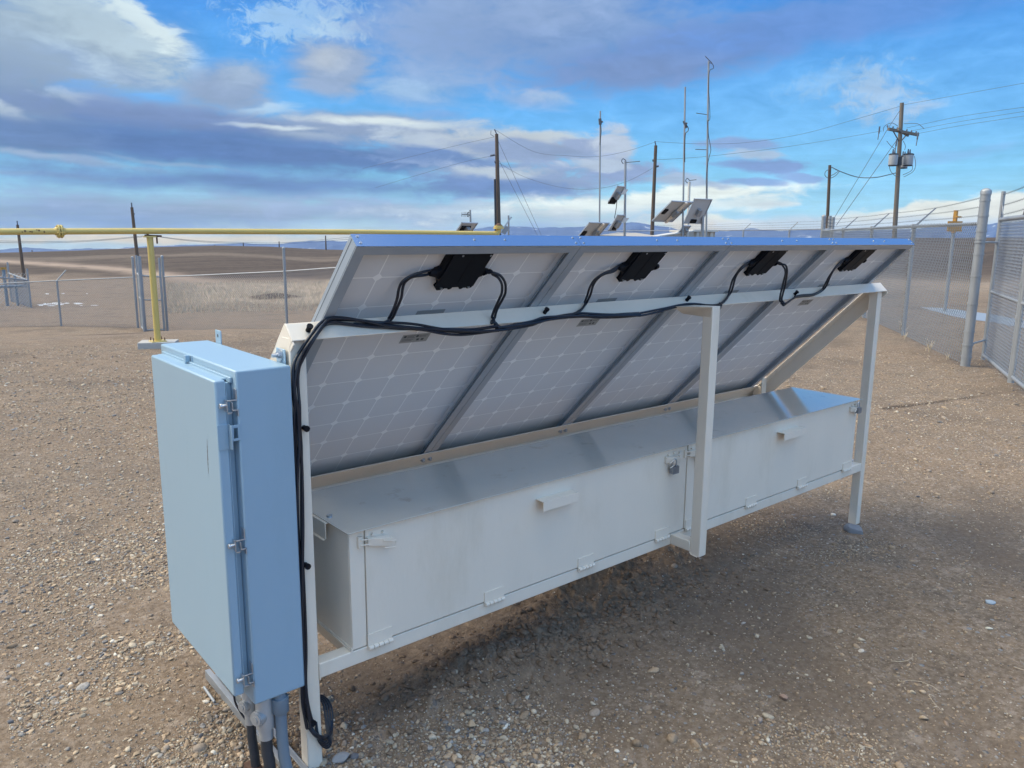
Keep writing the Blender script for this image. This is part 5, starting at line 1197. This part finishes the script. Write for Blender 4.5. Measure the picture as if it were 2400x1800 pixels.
def straws(px0,px1,py0,py1,n,l0,l1,seed):
    r=np.random.default_rng(seed); m=MB()
    for _ in range(n):
        g=gnd(r.uniform(px0,px1),r.uniform(py0,py1)); a=r.uniform(0,6.28); L_=r.uniform(l0,l1); up=r.uniform(.0,.35)
        Q=[g+np.array([0,0,.004])+np.array([math.cos(a+.25*k)*L_*k/4,math.sin(a+.25*k)*L_*k/4,up*L_*math.sin(k/4*2.5)]) for k in range(5)]
        m.tube(Q,[.0015,.0014,.0012,.001,.0006],4)
    return m
m=straws(2060,2390,1480,1780,5,.08,.20,3); m.v+=[]; 
o=single('dry_straw',m,'straw','thin dry straws scattered on the bare dirt at lower right','dry grass'); o['kind']='stuff'
def tufts(pts,seed):
    r=np.random.default_rng(seed); m=MB()
    for (px_,py_,h_) in pts:
        g=gnd(px_,py_)
        for _ in range(9):
            a=r.uniform(0,6.28); L_=h_*r.uniform(.5,1); Q=[g+np.array([math.cos(a)*L_*.35*(k/3)**1.6,math.sin(a)*L_*.35*(k/3)**1.6,L_*k/3*.95]) for k in range(4)]; m.tube(Q,[.006,.005,.004,.002],3)
    return m
pts=[]
for k in range(26):
    p=R0+ru*random.uniform(.2,14)+rn*random.uniform(-.3,.5); Q=p-CAM; pts.append((1200+FPX*(Q@Rv)/(Q@Fv),900-FPX*(Q@Uv)/(Q@Fv),random.uniform(.06,.26)))
o=single('dry_weeds',tufts(pts,5),'straw','pale dry weeds growing along the foot of the right fence','dry grass'); o['kind']='stuff'
def strawfield():
    r=np.random.default_rng(12); V=[];F=[]
    for _ in range(9000):
        px_=r.uniform(385,790); D_=r.uniform(50,84); p=at(px_,600,D_); x,y=p[0]+0,p[1]; z=hz0(x,y) if False else 0
        V.append((x,y))
    A_=np.array(V); Z=Hloc(A_[:,0],A_[:,1]); n=len(A_); h=r.uniform(.08,.42,n)*(.4+fbm(A_[:,0]*.3,A_[:,1]*.3,3,8)); a=r.uniform(0,6.28,n); w=.02
    P=np.stack([np.stack([A_[:,0]-w*np.cos(a),A_[:,1]-w*np.sin(a),Z-.02],1),np.stack([A_[:,0]+w*np.cos(a),A_[:,1]+w*np.sin(a),Z-.02],1),np.stack([A_[:,0]+.3*h*np.sin(a*3),A_[:,1]+.3*h*np.cos(a*3),Z+h],1)],1).reshape(-1,3)
    o=link('dry_grass',P,np.arange(3*n).reshape(-1,3).tolist(),M['straw'],None); tagit(o,'band of pale dry grass beyond the left fence','dry grass',None,'stuff')
strawfield()
# ------------------------------------------------------------------ distant mountains
def mountains():
    mm=mat('hazed_mountain_rock',(.075,.125,.24),.95,var=.3,vs=.016,stain=(.5,.54,.60),stain_s=.024,stain_t=(.60,.66))  # blue of the distant haze is put into the rock colour
    tab=[(-900,575),(-300,580),(0,586),(60,580),(130,584),(250,583),(400,576),(470,573),(560,570),(640,572),(700,568),(750,564),(800,566),(1000,556),(1150,532),(1200,530),(1260,535),(1360,531),(1430,524),(1480,521),(1520,527),(1600,538),(1700,541),(1760,536),(1830,541),(1900,537),(1980,541),(2100,539),(2200,531),(2290,527),(2350,522),(2420,518),(2700,520),(3400,540)]
    xs=np.array([a for a,_ in tab],float); ys=np.array([b for _,b in tab],float); X=np.linspace(-900,3400,700); Yp=np.interp(X,xs,ys)+(fbm(X/30,X*0,5,2)-.5)*5.5
    DD=1500.; V=[];rows=14
    for r_ in range(rows):
        s=r_/(rows-1)
        for i,(x,yv) in enumerate(zip(X,Yp)):
            t_=at(x,yv,DD); D_=DD-380*(1-s); zt=t_[2]; lump=(vnoise(np.array([x/26.+r_*.7]),np.array([r_*.9]),5)[0]-.5)*.35
            p=CAM+(t_-CAM)*(D_/DD); z=-62+(zt+62)*(s**.8)*(1+lump*(1-s)*1.4); V.append((p[0],p[1],z))
    n=len(X); F=[(r_*n+i,r_*n+i+1,(r_+1)*n+i+1,(r_+1)*n+i) for r_ in range(rows-1) for i in range(n-1)]
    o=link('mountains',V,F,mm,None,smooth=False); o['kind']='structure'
mountains()
# haze: even air around everything, pale blue scattering
def haze():
    m=bpy.data.materials.new('haze_air'); m.use_nodes=True; t=m.node_tree; t.nodes.clear(); v=N_(t,'ShaderNodeVolumePrincipled'); o=N_(t,'ShaderNodeOutputMaterial'); t.links.new(v.outputs[0],o.inputs['Volume'])
    v.inputs['Color'].default_value=(.72,.84,1,1); v.inputs['Density'].default_value=.00008; v.inputs['Anisotropy'].default_value=.2
    b=MB().box(-1950,1950,-1950,1950,-70,75); q=link('haze',b.v,b.f,m,None); q['kind']='stuff'
USE_HAZE=True
if USE_HAZE: haze()
